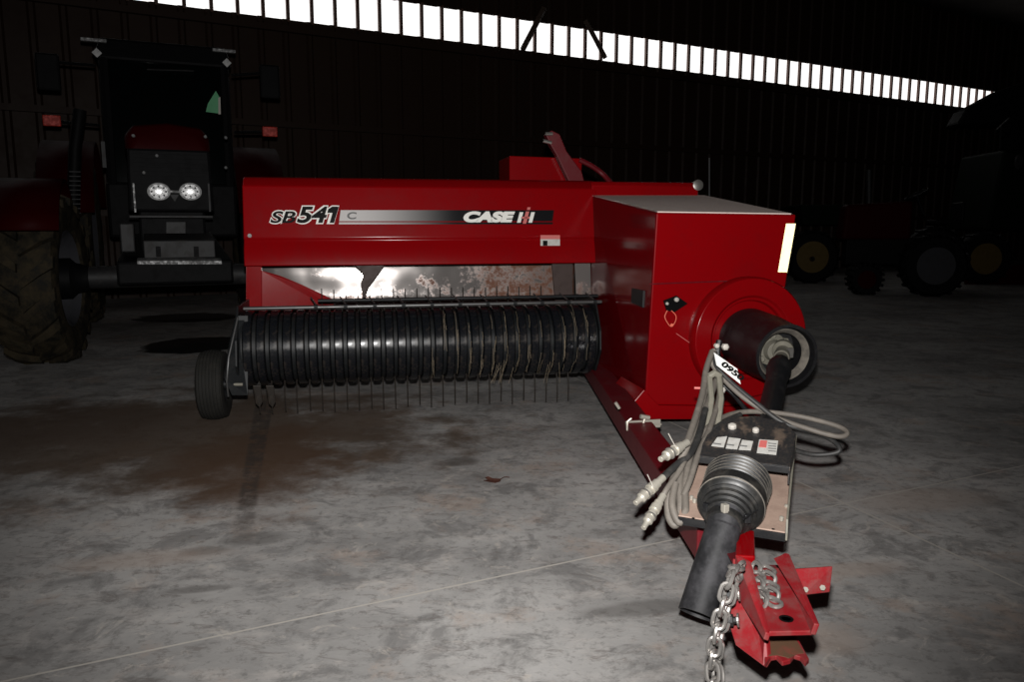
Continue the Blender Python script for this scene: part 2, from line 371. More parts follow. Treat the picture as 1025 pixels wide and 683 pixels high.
# girts
for i, z in enumerate((1.2, 2.6, 4.05, 5.0)):
    bm = BM(); hexa(bm, [wp(-26, z, .05), wp(12, z, .05), wp(12, z, .14), wp(-26, z, .14), wp(-26, z+.09, .05), wp(12, z+.09, .05), wp(12, z+.09, .14), wp(-26, z+.09, .14)])
    if i != 3: tag(obj('trim_%d' % (i+1), bm, M['wall']), kind='structure')
    else: bm.free()
# knee braces of the roof truss, seen against the light strip
def strut(a, b, r, name, mat, kind='structure', parent=None):
    bm = BM(); tube(bm, [a, b], r, 4); return tag(obj(name, bm, mat, parent, bevel=0.004), kind=kind)
def onwall(px, py, d):       # a point on a plane d in front of the wall
    dd = ray(px, py); o = wp(0, 0, d); t = (o - CAM).dot(WN)/dd.dot(WN); return CAM + dd*t
strut(onwall(545, 8, .5), onwall(523, 50, .5), .055, 'truss_brace', M['girt'])
strut(onwall(586, 20, .5), onwall(606, 58, .5), .055, 'truss_brace', M['girt'])
# roof
bm = BM(); hexa(bm, [Vector((-14, -3, 6.6)), Vector((26, -3, 6.6)), Vector((26, 34, 6.6)), Vector((-14, 34, 6.6)), Vector((-14, -3, 6.7)), Vector((26, -3, 6.7)), Vector((26, 34, 6.7)), Vector((-14, 34, 6.7))])
tag(obj('ceiling', bm, M['roof']), kind='structure')
for nm, a, b in (('wall_left', (-14, -3), (-14, 34)), ('wall_front', (-14, -3), (26, -3)), ('wall_right', (26, -3), (26, 34))):
    bm = BM(); a = Vector((*a, 0)); b = Vector((*b, 0)); d = (b-a).normalized(); nn = Vector((d.y, -d.x, 0))*0.05
    hexa(bm, [a-nn, b-nn, b+nn, a+nn, a-nn+Vector((0,0,6.6)), b-nn+Vector((0,0,6.6)), b+nn+Vector((0,0,6.6)), a+nn+Vector((0,0,6.6))])
    tag(obj(nm, bm, M['wall']), kind='structure')

# ================================================================== THE BALER
BA = R(11)
F = Frame(tuple(at(243, 230, 4.5))[:2], BA)
P, S_, W = F.P, F.S, F.W
baler = empty('hay_baler', F.O, BA, 'red small square hay baler with black pickup reel and long drawbar', 'baler')

# --- feeder housing: the long red front panel with folded edges
zt = P(243, 176.5, 0).z; x0 = P(243, 200, 0).x; x1 = P(592, 200, 0).x; xr = P(695, 190, 0.06).x
zs = [P(243, y, 0).z for y in (186, 238.5, 243, 249, 266)]
SL = math.tan(R(9.5))
def ypan(z): return -(zs[0] - z)*SL
def PF(px, py, off=0.0):      # point on the leaning front of the panel
    ly = 0.0
    for _ in range(8): q = P(px, py, ly); ly = ypan(q.z) + off
    return P(px, py, ly)
prof = [(0.50, zt+.0), (0.07, zt), (0.045, zt-.012), (0.0, zs[0]), (ypan(zs[1]), zs[1]), (ypan(zs[1])+0.007, zs[1]-.010), (ypan(zs[2])+0.007, zs[2]), (ypan(zs[3])-0.005, zs[3]), (ypan(zs[4])-0.004, zs[4]), (0.0, zs[4]-.004), (0.50, zs[4]-.004)]
bm = BM(); prism(bm, [(x0, y, z) for y, z in prof], (x1 - x0 + .03, 0, 0))
panel = obj('feeder_housing', bm, M['red'], baler, bevel=0.006, smooth=True, seg=3)
bm = BM(); prism(bm, [(x1, 0.02, P(640, 184, .02).z+.01), (x1, 0.0, P(640, 186, 0).z), (x1, 0.0, P(640, 200, 0).z-.1), (x1, 0.30, P(640, 200, 0).z-.1), (x1, 0.30, P(640, 184, .02).z+.01)], (xr - x1, 0, 0))
obj('crossmember', bm, M['red'], baler, bevel=0.006, smooth=True)
# left leg and lower deflector sheet
def plate(bm, pts, th):          # polygon with thickness along its normal
    pts = [Vector(p) for p in pts]; nrm = Vector((0, 0, 0))
    for i in range(len(pts)): nrm += pts[i].cross(pts[(i+1) % len(pts)])
    nrm.normalize(); prism(bm, [p - nrm*th/2 for p in pts], nrm*th)
bm = BM(); plate(bm, [P(247, 264, .02), P(262, 264, .02), P(262, 312, .02), P(247, 312, .02)], .012)
plate(bm, [P(247, 264, .02), P(247, 264, .5), P(249, 312, .5), P(247, 312, .02)], .008)
obj('housing_leg', bm, M['red'], baler, bevel=.002)
bm = BM(); plate(bm, [P(262, 271, .022), P(280, 276, .03), P(302, 285, .05), P(334, 300, .08), P(336, 312, .08), P(262, 312, .022)], .006)
obj('deflector_sheet', bm, M['red'], baler, bevel=.0015)
# shiny feeder back sheet, gently curved trough
bm = BM(); rows = []
zlo, zhi = 0.42, zs[4]+.02
for j in range(13):
    t = j/12; z = zlo + (zhi - zlo)*t; y = 0.20 + 0.34*(1 - (1-t)**2)**0.5 if t < 1 else 0.54
    y = 0.42 + 0.075*(z - 0.70) - 0.22*max(0, (0.60 - z)/0.18)**2 + 0.002*math.sin(z*22)
    rows.append([bm.verts.new((x0 + .03 + (x1 - x0 - .02)*i/24, y, z)) for i in range(25)])
for j in range(12):
    for i in range(24): bm.faces.new((rows[j][i], rows[j][i+1], rows[j+1][i+1], rows[j+1][i]))
obj('feeder_sheet', bm, M['sheet'], baler, smooth=True, solid=.004)
# pointed feeder finger
bm = BM(); plate(bm, [P(352, 262, .06), P(387, 262, .06), P(379, 274, .06), P(369, 287, .06), P(366, 298, .06), P(363, 298, .06), P(361, 284, .06), P(364, 275, .06)], .012)
obj('feeder_finger', bm, M['blade'], baler, bevel=.002)
# end wall of the feeder (dark post and bright strap)
bm = BM(); plate(bm, [P(552, 262, .10), P(573, 262, .10), P(573, 305, .10), P(556, 305, .10)], .02)
obj('feeder_post', bm, M['blade'], baler, bevel=.002)
bm = BM(); plate(bm, [P(575, 262, .05), P(591, 262, .05), P(592, 300, .05), P(577, 300, .05)], .006)
obj('feeder_strap', bm, M['sheet'], baler, bevel=.002)
# decals
def patch(name, pts, mat, parent, off=0.001, th=0.0015):
    pts = [Vector(p) for p in pts]; bm = BM(); plate(bm, pts, th); return obj(name, bm, mat, parent)
def text_on(name, s, o, ux, uy, wd, ht, mat, parent, bold=0.02, shear=0.25, th=0.0008, space=1.0, lift=0.0):
    """text stretched into the rectangle at o spanned by unit vectors ux, uy"""
    cu = bpy.data.curves.new(name, 'FONT'); cu.body = s; cu.size = 1; cu.shear = shear; cu.offset = bold; cu.extrude = 0.01; cu.space_character = space
    to = bpy.data.objects.new(name, cu); C.objects.link(to); bpy.context.view_layer.update()
    me = bpy.data.meshes.new_from_object(to.evaluated_get(bpy.context.evaluated_depsgraph_get()))
    bpy.data.objects.remove(to)
    xs = [v.co.x for v in me.vertices]; ys = [v.co.y for v in me.vertices]
    ax, bx_, ay, by = min(xs), max(xs), min(ys), max(ys); un = ux.cross(uy).normalized()
    for v in me.vertices:
        q = v.co.copy()
        v.co = o + ux*((q.x-ax)/(bx_-ax)*wd) + uy*((q.y-ay)/(by-ay)*ht) + un*(th*(1 if q.z > 0 else 0) + lift)
    bm = BM(); bm.from_mesh(me); bpy.data.meshes.remove(me)
    return obj(name, bm, mat, parent)
def panel_text(name, s, xa, ya, xb, yb, mat, parent=None, **kw):    # pixel box on the panel plane: left-bottom, right-top
    a = PF(xa, ya, -0.0025); b = PF(xb, yb, -0.0025); uy = Vector((0, SL, 1)).normalized()
    return text_on(name, s, a, Vector((1, 0, 0)), uy, b.x-a.x, (b-a).dot(uy), mat, panel, **kw)
def pq(x0_, y0_, x1_, y1_, ly=-0.001, sl=0):
    return [PF(x0_, y1_, ly), PF(x1_, y1_, ly), PF(x1_+sl, y0_, ly), PF(x0_+sl, y0_, ly)]
patch('stripe_decal', pq(339.5, 210.5, 553, 221.5, sl=1.5), M['fade'], panel)
patch('stripe_decal', pq(339, 222.6, 553, 224.6, sl=.5), M['fade'], panel)
for md, bo, lf in ((M['white'], .085, 0), (M['ink'], .03, .0012)):
    g = 0 if lf else 1.1
    panel_text('model_lettering', 'SB', 270.5-g, 223.5+g, 296+g, 211.5-g, md, bold=bo*.8, lift=lf)
    panel_text('model_lettering', '541', 297-g, 223.5+g, 339.2+g*.4, 206.8-g, md, bold=bo, lift=lf)
    patch('numeral_flag', [PF(327.5-g, 213.2+g*.8, -.0025-lf), PF(333, 213.2+g*.8, -.0025-lf), PF(337.5+g*.3, 206.8-g, -.0025-lf), PF(332.5-g*.3, 206.8-g, -.0025-lf), PF(328.5-g, 209.5-g*.5, -.0025-lf)], md, panel, th=.0008)
panel_text('suffix_lettering', 'C', 347.5, 219.6, 357, 212.4, M['ink_grey'], bold=.03, lift=.001, shear=.1)
panel_text('brand_lettering', 'CASE', 464, 222.8, 515.5, 211.8, M['white'], bold=.07, lift=.001)
def slant(x, w_, y0_, y1_, m, nm):
    patch(nm, [PF(x, y1_, -.0035), PF(x+w_, y1_, -.0035), PF(x+w_+2.6*(y1_-y0_)/10, y0_, -.0035), PF(x+2.6*(y1_-y0_)/10, y0_, -.0035)], m, panel)
slant(517.5, 3.6, 212.5, 223, M['white'], 'brand_mark'); slant(529.0, 3.6, 212.5, 223, M['white'], 'brand_mark')
slant(523.2, 3.4, 211.8, 224, M['pink'], 'brand_mark'); slant(527.4, 3.0, 207.6, 210.2, M['pink'], 'brand_mark')
slant(521.4, 8.4, 217.0, 219.0, M['pink'], 'brand_mark')
wl = patch('warning_sticker', pq(541, 235.5, 560.5, 248), M['sticker'], panel)
patch('sticker_band', pq(541, 235.5, 560.5, 239.5, ly=-.0025), M['pink'], wl)
patch('sticker_symbol', pq(543.5, 241, 548, 246, ly=-.0025), M['ink'], wl)
bm = BM(); lathe(bm, [(.012, 0), (.012, .006)], PF(249.8, 236, -.006), (0, 1, 0), 6); obj('bolt', bm, M['bar'], panel)

# --- box and arm on top behind the panel
bm = BM(); a = P(510, 156, .55); b = P(580, 184, .55); hexa(bm, [(a.x, .55, b.z-.1), (b.x, .55, b.z-.1), (b.x, .95, b.z-.1), (a.x, .95, b.z-.1), (a.x, .55, a.z), (b.x+.02, .55, a.z-.01), (b.x+.02, .95, a.z), (a.x, .95, a.z)])
obj('twine_box', bm, M['red'], baler, bevel=.006)
bm = BM(); plate(bm, [P(569, 184, .5), P(584, 184, .5), P(581, 172, .5), P(566, 152, .5), P(559, 135, .5), P(551, 131, .5), P(545, 135, .5), P(549, 144, .5), P(556, 156, .5)], .07)
obj('lift_arm', bm, M['red_beam'], baler, bevel=.006)
bm = BM(); tube(bm, [P(544, 141, .45), P(552, 143, .45)], .012, 8); tube(bm, [P(546, 134, .45), P(553, 134, .45)], .012, 8); obj('arm_pin', bm, M['steel'], baler)
bm = BM(); tube(bm, spline([P(580, 160, .55), P(592, 166, .55), P(603, 174, .55), P(612, 184, .5)]), .018, 8); obj('lift_rod', bm, M['red_beam'], baler, smooth=True)
bm = BM(); lathe(bm, [(.02, 0), (.032, .005), (.034, .03), (.02, .035)], P(697, 186, .03), (0, -1, 0.1), 20); obj('indicator_cap', bm, M['steel'], baler, smooth=True)
bm = BM(); tube(bm, [P(698, 202, .05), P(697, 186, .05)], .008, 8); obj('cap_stem', bm, M['steel'], baler)
bm = BM(); tube(bm, [P(710, 205, .6), P(710, 158, .6)], .006, 8); obj('marker_rod', bm, M['t_grey'], baler)
bm = BM(); hexa(bm, [(x1+.35, .3, .35), (x1+.95, .3, .35), (x1+.95, 2.9, .45), (x1+.35, 2.9, .45), (x1+.35, .3, 1.0), (x1+.95, .3, 1.0), (x1+.95, 2.9, .95), (x1+.35, 2.9, .95)])
obj('bale_chamber', bm, M['red'], baler, bevel=.01)

# --- front shield box
LYF = -1.08
tl, tr, br, bl = P(657, 213, LYF), P(797, 215, LYF), P(776, 420, LYF), P(644, 420, LYF)
mr = P(786, 290, LYF)
kb = 0.02                                    # rear of the cabinet, local y
lxb = P(592, 197, kb).x
tlb = Vector((lxb, kb, P(597, 196.5, kb).z)); blb = Vector((P(592, 383, kb).x, kb, P(592, 383, kb).z))
dy = kb - LYF
trb = P(706, 196.5, kb)
bm = BM()
v = [bm.verts.new(q) for q in (tl, tr, mr, br, bl)]
mrb = Vector((trb.x+.02, kb, mr.z)); brb = Vector((br.x, kb, blb.z))
w_ = [bm.verts.new(q) for q in (tlb, trb, mrb, brb, blb)]
bm.faces.new(v[::-1]); bm.faces.new(w_)
side_face = None
for i in range(5): f_ = bm.faces.new((v[i], v[(i+1) % 5], w_[(i+1) % 5], w_[i]))
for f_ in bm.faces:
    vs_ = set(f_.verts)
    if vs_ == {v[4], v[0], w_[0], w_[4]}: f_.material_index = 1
shield = obj('front_shield', bm, [M['red'], M['red_side_shaded']], baler, bevel=0.008, seg=3)  # left face gets the red with the shade painted in
# dusty hood plate on top
bm = BM(); up = Vector((0, 0, .004))
plate(bm, [tl + up + Vector((.012, .012, 0)), tr + up + Vector((-.02, .012, 0)), trb + up + Vector((-.01, 0, 0)), tlb + up + Vector((.012, 0, 0))], .006)
obj('hood_plate', bm, M['top_grey'], baler, bevel=.002)
bm = BM(); tube(bm, [tl + Vector((0, 0, .006)), tlb + Vector((0, 0, .006))], .0035, 6); obj('hood_trim', bm, M['steel'], baler)
# seams of the front door, folded sheet band across the box
bm = BM(); a, b = P(650, 284.5, LYF-.004), P(741, 281, LYF-.004); tube(bm, [a, b], .0035, 6); obj('door_seam', bm, M['red_beam'], baler)
# hinge, latch handle on the side
bm = BM(); q0 = S_(637, 289, bl.x); 
def sidept(px, py): 
    # point on the left side face of the box
    nrm = (tl - bl).cross(blb - bl).normalized(); d = ray(px, py)
    o = F.loc(CAM); dl = Vector((d.dot(F.a), d.dot(F.b), d.z)); t = (bl - o).dot(nrm)/dl.dot(nrm); return o + dl*t
def frontpt(px, py, off=0): return P(px, py, LYF - off)
plate(bm, [sidept(634, 288)+Vector((-.01,0,0)), sidept(647, 291)+Vector((-.01,0,0)), sidept(646, 308)+Vector((-.01,0,0)), sidept(634, 303)+Vector((-.01,0,0))], .012)
obj('door_latch', bm, M['t_grey'], baler, bevel=.002)
bm = BM(); plate(bm, [sidept(610, 360)+Vector((-.003,0,0)), sidept(622, 366)+Vector((-.003,0,0)), sidept(622, 367)+Vector((-.003,0,0)), sidept(610, 361)+Vector((-.003,0,0))], .002); obj('side_scratch', bm, M['steel'], baler)
# reflector strip: sawtooth facets turned to flash and camera so the strip shines
a, b, c, d_ = P(784.5, 224, LYF-.004), P(794.5, 224, LYF-.004), P(786, 272.5, LYF-.004), P(776.5, 272.5, LYF-.004)
bm = BM(); NR = 16
tocam = (F.loc(FLASH*0.5 + CAM*0.5) - (a+c)/2).normalized()
for i in range(NR):
    t0, t1 = i/NR, (i+1)/NR
    l0 = a.lerp(d_, t0); r0 = b.lerp(c, t0); l1 = a.lerp(d_, t1); r1 = b.lerp(c, t1)
    cen = (l0+r0+l1+r1)/4; cen = cen + Vector((0, -.003, 0)); pts = []
    for q in (l0, r0, r1, l1):   # project along y on the plane facing flash and camera
        tt = (cen - q).dot(tocam)/tocam.y; pts.append(q + Vector((0, tt, 0)))
    quadf(bm, *pts)
    
rf = obj('reflector_strip', bm, M['reflect'], baler)
# black switch plate, white knobs, orange loop tag
sw = patch('switch_plate', [frontpt(664, 301, .01), frontpt(677, 296, .01), frontpt(688, 304, .01), frontpt(675, 312.5, .01), frontpt(667, 311, .01)], M['ink'], baler, th=.008)
for (px, py, r_) in ((667.5, 304, .008), (677, 300, .012)):
    bm = BM(); lathe(bm, [(r_, 0), (r_*.9, .008), (.001, .012)], frontpt(px, py, .014), (0, -1, 0), 14); obj('switch_knob', bm, M['knob'], sw, smooth=True)
bm = BM(); tube(bm, spline([frontpt(668, 311, .016), frontpt(665.5, 317, .02), frontpt(668, 323, .02), frontpt(672, 327, .02), frontpt(676, 322, .02), frontpt(676.5, 316, .02), frontpt(672, 311, .016)]), .0022, 6)
lathe(bm, [(.008, 0), (.008, .004)], frontpt(672.3, 325.5, .02), (0, -1, 0), 8); obj('seal_loop', bm, M['orange'], baler)
bm = BM(); tube(bm, [frontpt(677, 334, .006), frontpt(692, 344.5, .006)], .002, 6); obj('paint_scratch', bm, M['pink'], baler)
# base flange, latches at the foot
bm = BM(); e0, e1 = frontpt(629, 411, .03), frontpt(779, 413, .03); 
prism(bm, [P(645, 390, LYF-.03), P(628, 410, LYF-.03), P(628, 420, LYF-.03), P(775, 420, LYF-.03), P(775, 408, LYF-.03), P(660, 406, LYF-.03), P(652, 398, LYF-.03)], (0, .35, 0))
obj('base_flange', bm, M['red'], baler, bevel=.004)
bm = BM(); plate(bm, [P(626, 422, LYF-.50), P(661, 420, LYF-.50), P(661, 428, LYF-.52), P(627, 430, LYF-.52)], .012)
lt = obj('frame_latch', bm, M['coupler'], baler, bevel=.002)
for pts, r_ in (([(628, 431), (628, 422), (632, 419)], .005), ([(641, 417), (650, 418.5)], .010), ([(646, 417), (643, 427)], .006), ([(616, 403), (620, 409)], .007), ([(634, 425), (662, 425)], .004)):
    bm = BM(); tube(bm, [P(x, y, LYF-.52) for x, y in pts], r_, 8); obj('latch_pin', bm, M['coupler'], lt, smooth=True)
# flywheel ring around the guard
ro = P(746, 337, LYF); RO = (P(801, 337, LYF).x - ro.x)
bm = BM(); lathe(bm, [(RO*.98, -.10), (RO, .0), (RO, .045), (RO*.97, .065), (RO*.70, .060), (RO*.66, .045), (RO*.62, .045), (RO*.60, .02)], ro, (0, -1, 0), 56, True, True)
ring = obj('flywheel_shield', bm, M['red'], baler, bevel=.003, smooth=True)
# guard barrel (open cone)
axd = Vector((math.sin(R(-1)), -1, -.035)).normalized()
b0 = W(749, 339, ro.y*0 + (F.O + F.a*ro.x + F.b*(LYF-.03)).y)
b1 = W(788, 357, b0.y*0 + (F.O + F.a*ro.x + F.b*(LYF-.03)).y - 0.42)
gd = (b1 - b0); gl = gd.length; gd.normalize()
yb = (F.O + F.a*b1.x + F.b*b1.y).y
r1 = 31.5*yb/FPX; r0 = r1*1.10
bm = BM(); lathe(bm, [(r0*.9, 0), (r0, .0), (r0*1.0, gl*.5), (r1*1.02, gl*.93), (r1*1.05, gl*.97), (r1*1.04, gl), (r1*.94, gl), (r1*.90, gl*.9), (r1*.86, gl*.55), (.01, gl*.5)], b0, gd, 56, False, False)
gb = obj('driveline_guard', bm, M['plastic'], baler, smooth=True)
bm = BM(); lathe(bm, [(r1*.72, 0), (r1*.86, .004), (r1*.87, .03), (r1*.85, .034), (r1*.72, .010), (r1*.70, 0)], b0 + gd*gl*.86, gd, 48, False, False); obj('inner_ring', bm, M['ridge'], gb, smooth=True)
for k in range(6):
    t = k*math.pi/3 + .4; x_, y_ = frame_of(gd); q = b0 + gd*gl*.62 + (x_*math.cos(t) + y_*math.sin(t))*r1*.5
    bm = BM(); lathe(bm, [(.016, 0), (.016, .03), (.010, .034)], q, gd, 6); obj('flange_bolt', bm, M['grey_post'], gb)
bm = BM(); lathe(bm, [(.075, 0), (.078, .03), (.05, .05), (.045, .09)], b0 + gd*gl*.55, gd, 24); obj('slip_clutch', bm, M['grey_post'], gb, smooth=True, bevel=.002)
# rear driveline: yoke and shaft going to the support under the cover
s0 = W(784, 350, yb + .06); s1 = W(766, 432, 2.50)
sd = (s1 - s0); sl = sd.length; sd.normalize()
bm = BM(); lathe(bm, [(.026, -.04), (.045, -.02), (.048, .03), (.030, .045), (.028, .09), (.034, .095), (.034, .15), (.028, .155), (.028, .27)], s0, sd, 24); yk = obj('shaft_yoke', bm, M['grey_post'], baler, smooth=True, bevel=.003)
bm = BM(); box(bm, s0 + sd*.03 + Vector((-.0, -.05, .0)), (.04, .02, .045)); obj('yoke_clamp', bm, M['steel'], yk, bevel=.004)
bm = BM(); lathe(bm, [(.034, .235), (.038, .24), (.040, .29), (.048, .295), (.050, .36), (.047, .365), (.046, .44), (.041, .45), (.038, sl)], s0, sd, 28); obj('rear_driveshaft', bm, M['plastic'], baler, smooth=True)

# --- pickup
PY = -0.30; PR = 0.205
pc = P(420, 347, PY); PZ = P(420, 349, PY - PR).z
px0 = P(243, 350, PY-.1).x; px1 = P(594, 345, PY-.1).x
bm = BM(); lathe(bm, [(PR*.90, 0), (PR*.90, px1-px0)], (px0, PY, PZ), (1, 0, 0), 40)
pick = obj('pickup_drum', bm, M['black'], baler, smooth=True)
NB = 29; pitch = (px1 - px0)/NB
for k in range(NB):
    xa = px0 + pitch*k + .010; xb = px0 + pitch*(k+1) - .010
    bm = BM(); ra, rb = [], []; angs = [R(a_) for a_ in range(-60, 241, 12)]
    pts = []
    for a_ in angs:        # 0 = straight towards the camera, 90 = up is -? sweep under, front and over the top
        y = PY - PR*math.cos(a_ - R(90)); z = PZ - PR*math.sin(R(90) - a_) 
        pts.append((PY - PR*math.sin(a_), PZ - PR*math.cos(a_)))
    xm = [xa, xa+.007, xb-.007, xb]; ins = [.012, 0, 0, .012]
    cols = []
    for X_, i_ in zip(xm, ins):
        cols.append([bm.verts.new((X_, PY + (y-PY)*(1-i_/PR), PZ + (z-PZ)*(1-i_/PR))) for y, z in pts])
    for c_ in range(3):
        for i in range(len(pts)-1): bm.faces.new((cols[c_][i], cols[c_+1][i], cols[c_+1][i+1], cols[c_][i+1]))
    obj('stripper_band', bm, M['band'], pick, smooth=True, solid=.003)
# spring tines, one row hanging down and one row up behind the guard bar
def tine_curve(x, y0, z0, y1, z1, bend):
    m = ((y0+y1)/2 + bend, (z0+z1)/2); return spline([(x, y0, z0), (x, m[0], m[1]), (x, y1, z1)], 5)
for k in range(1, NB-1):
    x = px0 + pitch*k
    j = random.uniform(-.012, .012)
    bm = BM(); tube(bm, tine_curve(x + j*.2, PY-.03, PZ-PR*.8, PY-.045+j, max(.02, PZ-PR-.15+j*.8), -.012), .0038, 6); obj('spring_tine', bm, M['tine'], pick, smooth=True)
for k in range(6, 26):
    x = px0 + pitch*(k+.1); j = random.uniform(-.006, .006)
    bm = BM(); tube(bm, tine_curve(x, PY+.10, PZ+PR*.6, PY+.13, P(400, 288.5, PY+.13).z + j, .004), .0034, 6); obj('spring_tine', bm, M['tine'], pick, smooth=True)
# guard bar over the pickup with rods
g0, g1 = P(244, 312, PY-.10), P(602, 299.5, PY-.10)
g0.z = g1.z = (P(244, 312, PY-.10).z + P(602, 299.5, PY-.10).z)/2
gb_ = BM(); tube(gb_, [g0, g1], .011, 10); gbar = obj('wind_guard_bar', gb_, M['bar'], baler, smooth=True)
bm = BM(); tube(bm, [g0 + Vector((.38, .07, .028)), g1 + Vector((0, .07, .028))], .010, 10); obj('guard_rail', bm, M['black'], gbar, smooth=True)
for k in range(2, 13):
    x = g0.x + .06 + (g1.x - g0.x - .1)*k/12
    bm = BM(); tube(bm, [(x, g0.y-.012, g0.z), (x, g0.y+.018, g0.z+.012), (x-.03, g0.y+.09, g0.z+.045)], .0045, 6); obj('guard_rod', bm, M['bar'], gbar, smooth=True)
    bm = BM(); lathe(bm, [(.015, 0), (.015, .02)], (x-.01, g0.y, g0.z), (1, 0, 0), 10); obj('rod_clip', bm, M['black'], gbar)
# left end plate with flanged front edge, wheel arm, gauge wheel
def yz_plate(name, x, pts, th, mat, parent, bevel=.003):
    bm = BM(); prism(bm, [(x, y, z) for y, z in pts], (th, 0, 0)); return obj(name, bm, mat, parent, bevel=bevel)
ex = px0 - .012
ztop = g0.z + .012
yz_plate('end_plate', ex-.01, [(PY-.10, ztop), (PY+.34, ztop), (PY+.34, PZ-.05), (PY+.12, PZ-PR-.02), (PY-.14, PZ-PR+.01), (PY-.245, PZ-.06), (PY-.215, PZ+.07)], .012, M['black'], baler)
yz_plate('end_plate', px1+.005, [(PY-.10, ztop), (PY+.3, ztop), (PY+.3, PZ-.05), (PY+.12, PZ-PR+.01), (PY-.12, PZ-PR+.03), (PY-.215, PZ-.04), (PY-.205, PZ+.07)], .010, M['black'], baler)
e_t, e_m, e_b = P(238, 318, PY-.16), P(229, 358, PY-.26), P(227, 382, PY-.28)
bm = BM(); plate(bm, [P(236, 316, PY-.12), P(248, 316, PY-.12), P(248, 396, PY-.20), P(232, 396, PY-.22), P(225, 380, PY-.24), P(229, 345, PY-.2)], .008)
obj('wheel_bracket', bm, M['black'], baler, bevel=.002)
bm = BM(); tube(bm, [e_t, e_m, e_b, P(228.5, 397, PY-.25)], .005, 8); obj('bracket_edge_glint', bm, M['bar'], baler, smooth=True)  # lighter rod painting the reflection along the plate's front edge
WR = .195; wc = P(214.5, 383, PY+.10); wc.z = WR + .002
TW = .145
bm = BM(); prof = [(.09, -TW*.38), (.11, -TW*.46), (WR*.80, -TW*.5), (WR*.93, -TW*.44)]
for g in range(7):
    h = -TW*.36 + g*TW*.12; cr = 1 - .10*(h/(TW*.5))**2
    prof += [(WR*cr, h-TW*.045), (WR*cr, h+TW*.02), (WR*cr-.006, h+TW*.03), (WR*cr-.006, h+TW*.055)]
prof += [(WR*.93, TW*.44), (WR*.80, TW*.5), (.11, TW*.46), (.09, TW*.38)]
lathe(bm, prof, wc, (1, 0, .02), 56, False, False); tyre = obj('gauge_wheel', bm, M['rubber'], baler, smooth=True)
bm = BM(); lathe(bm, [(.02, -TW*.3), (.085, -TW*.25), (.10, -TW*.36), (.10, TW*.36), (.085, TW*.25), (.03, TW*.28), (.03, TW*.5), (.02, TW*.52)], wc, (1, 0, .02), 32); obj('wheel_rim', bm, M['black'], tyre, smooth=True)
bm = BM(); tube(bm, [wc + Vector((TW*.3, 0, 0)), wc + Vector((.30, 0, 0))], .014, 10); obj('wheel_axle', bm, M['bar'], tyre)
bm = BM(); tube(bm, [P(231, 385, PY-.22), P(243, 385, PY-.22)], .008, 8); obj('adjuster_pin', bm, M['grey_post'], baler)
# two spare guide feet near the left end of the drum
for px_ in (258, 271):
    bm = BM(); plate(bm, [P(px_-5, 386, PY-.12), P(px_+3, 386, PY-.12), P(px_+5, 402, PY-.1), P(px_+2, 408, PY-.1), P(px_-2, 404, PY-.1)], .008); obj('skid_foot', bm, M['tine'], pick, bevel=.002)
# main road wheels and axle, mostly hidden behind the machine
def road_wheel(x, y, r, wd, parent):
    bm = BM(); c = Vector((x, y, r)); lathe(bm, [(r*.55, -wd*.45), (r*.85, -wd*.5), (r*.97, -wd*.4), (r, -wd*.2), (r, wd*.2), (r*.97, wd*.4), (r*.85, wd*.5), (r*.55, wd*.45)], c, (1, 0, 0), 40, False, False)
    t = obj('road_wheel', bm, M['rubber'], parent, smooth=True)
    bm = BM(); lathe(bm, [(r*.56, -wd*.4), (r*.5, -wd*.1), (.06, -.02), (.06, .04), (r*.5, wd*.1), (r*.56, wd*.4)], c, (1, 0, 0), 32); obj('wheel_rim', bm, M['rim'], t, smooth=True)
road_wheel(x1+.16, 1.3, .36, .24, baler); road_wheel(x1+1.12, 1.3, .36, .20, baler)
bm = BM(); box(bm, (x1+.64, 1.3, .36), (.9, .08, .08)); obj('wheel_axle', bm, M['black'], baler)

# --- tongue
TZ = .235
def tp(px, py, z=TZ): return F.loc(gp(px, py, z))
A0, A1 = tp(590, 384, TZ-.10), tp(697, 562, TZ-.10)
A0.z = A1.z = TZ
dirT = (A1 - A0).normalized(); sideT = Vector((-dirT.y, dirT.x, 0))
if sideT.x < 0: sideT = -sideT
BW = .112
A0b = A0 - dirT*.6
bm = BM(); hexa(bm, [A0b - Vector((0,0,.10)), A0b + sideT*BW - Vector((0,0,.10)), A1 + sideT*BW - Vector((0,0,.10)), A1 - Vector((0,0,.10)), A0b, A0b + sideT*BW, A1 + sideT*BW, A1])
tongue = obj('tongue', bm, M['red_beam'], baler, bevel=.005)
bm = BM(); q = [tp(738, 530, .30), tp(755, 531, .30), tp(756, 557, .30), tp(736, 556, .30)]; hexa(bm, [p - Vector((0, 0, .07)) for p in q] + q)
obj('tongue_cap', bm, M['red'], tongue, bevel=.004)

# --- drawbar clevis (hitch)
def Wz(px, py, z): return F.loc(gp(px, py, z))
hu, hl = .335, .255
hitch = BM()
plate(hitch, [Wz(752, 572, hu), Wz(788, 570, hu), Wz(814, 634, hu), Wz(770, 635, hu)], .010)
top = obj('hitch_plate', hitch, M['red_worn'], baler, bevel=.002)
bm = BM(); lathe(bm, [(.013, 0), (.0135, .0014), (.009, .0016), (.009, 0)], Wz(787, 620, hu+.005), (0, 0, 1), 24); obj('pin_hole', bm, M['ink'], top)
def flange(name, pts, th, par):
    bm = BM(); plate(bm, pts, th); return obj(name, bm, M['red_worn'], par, bevel=.002)
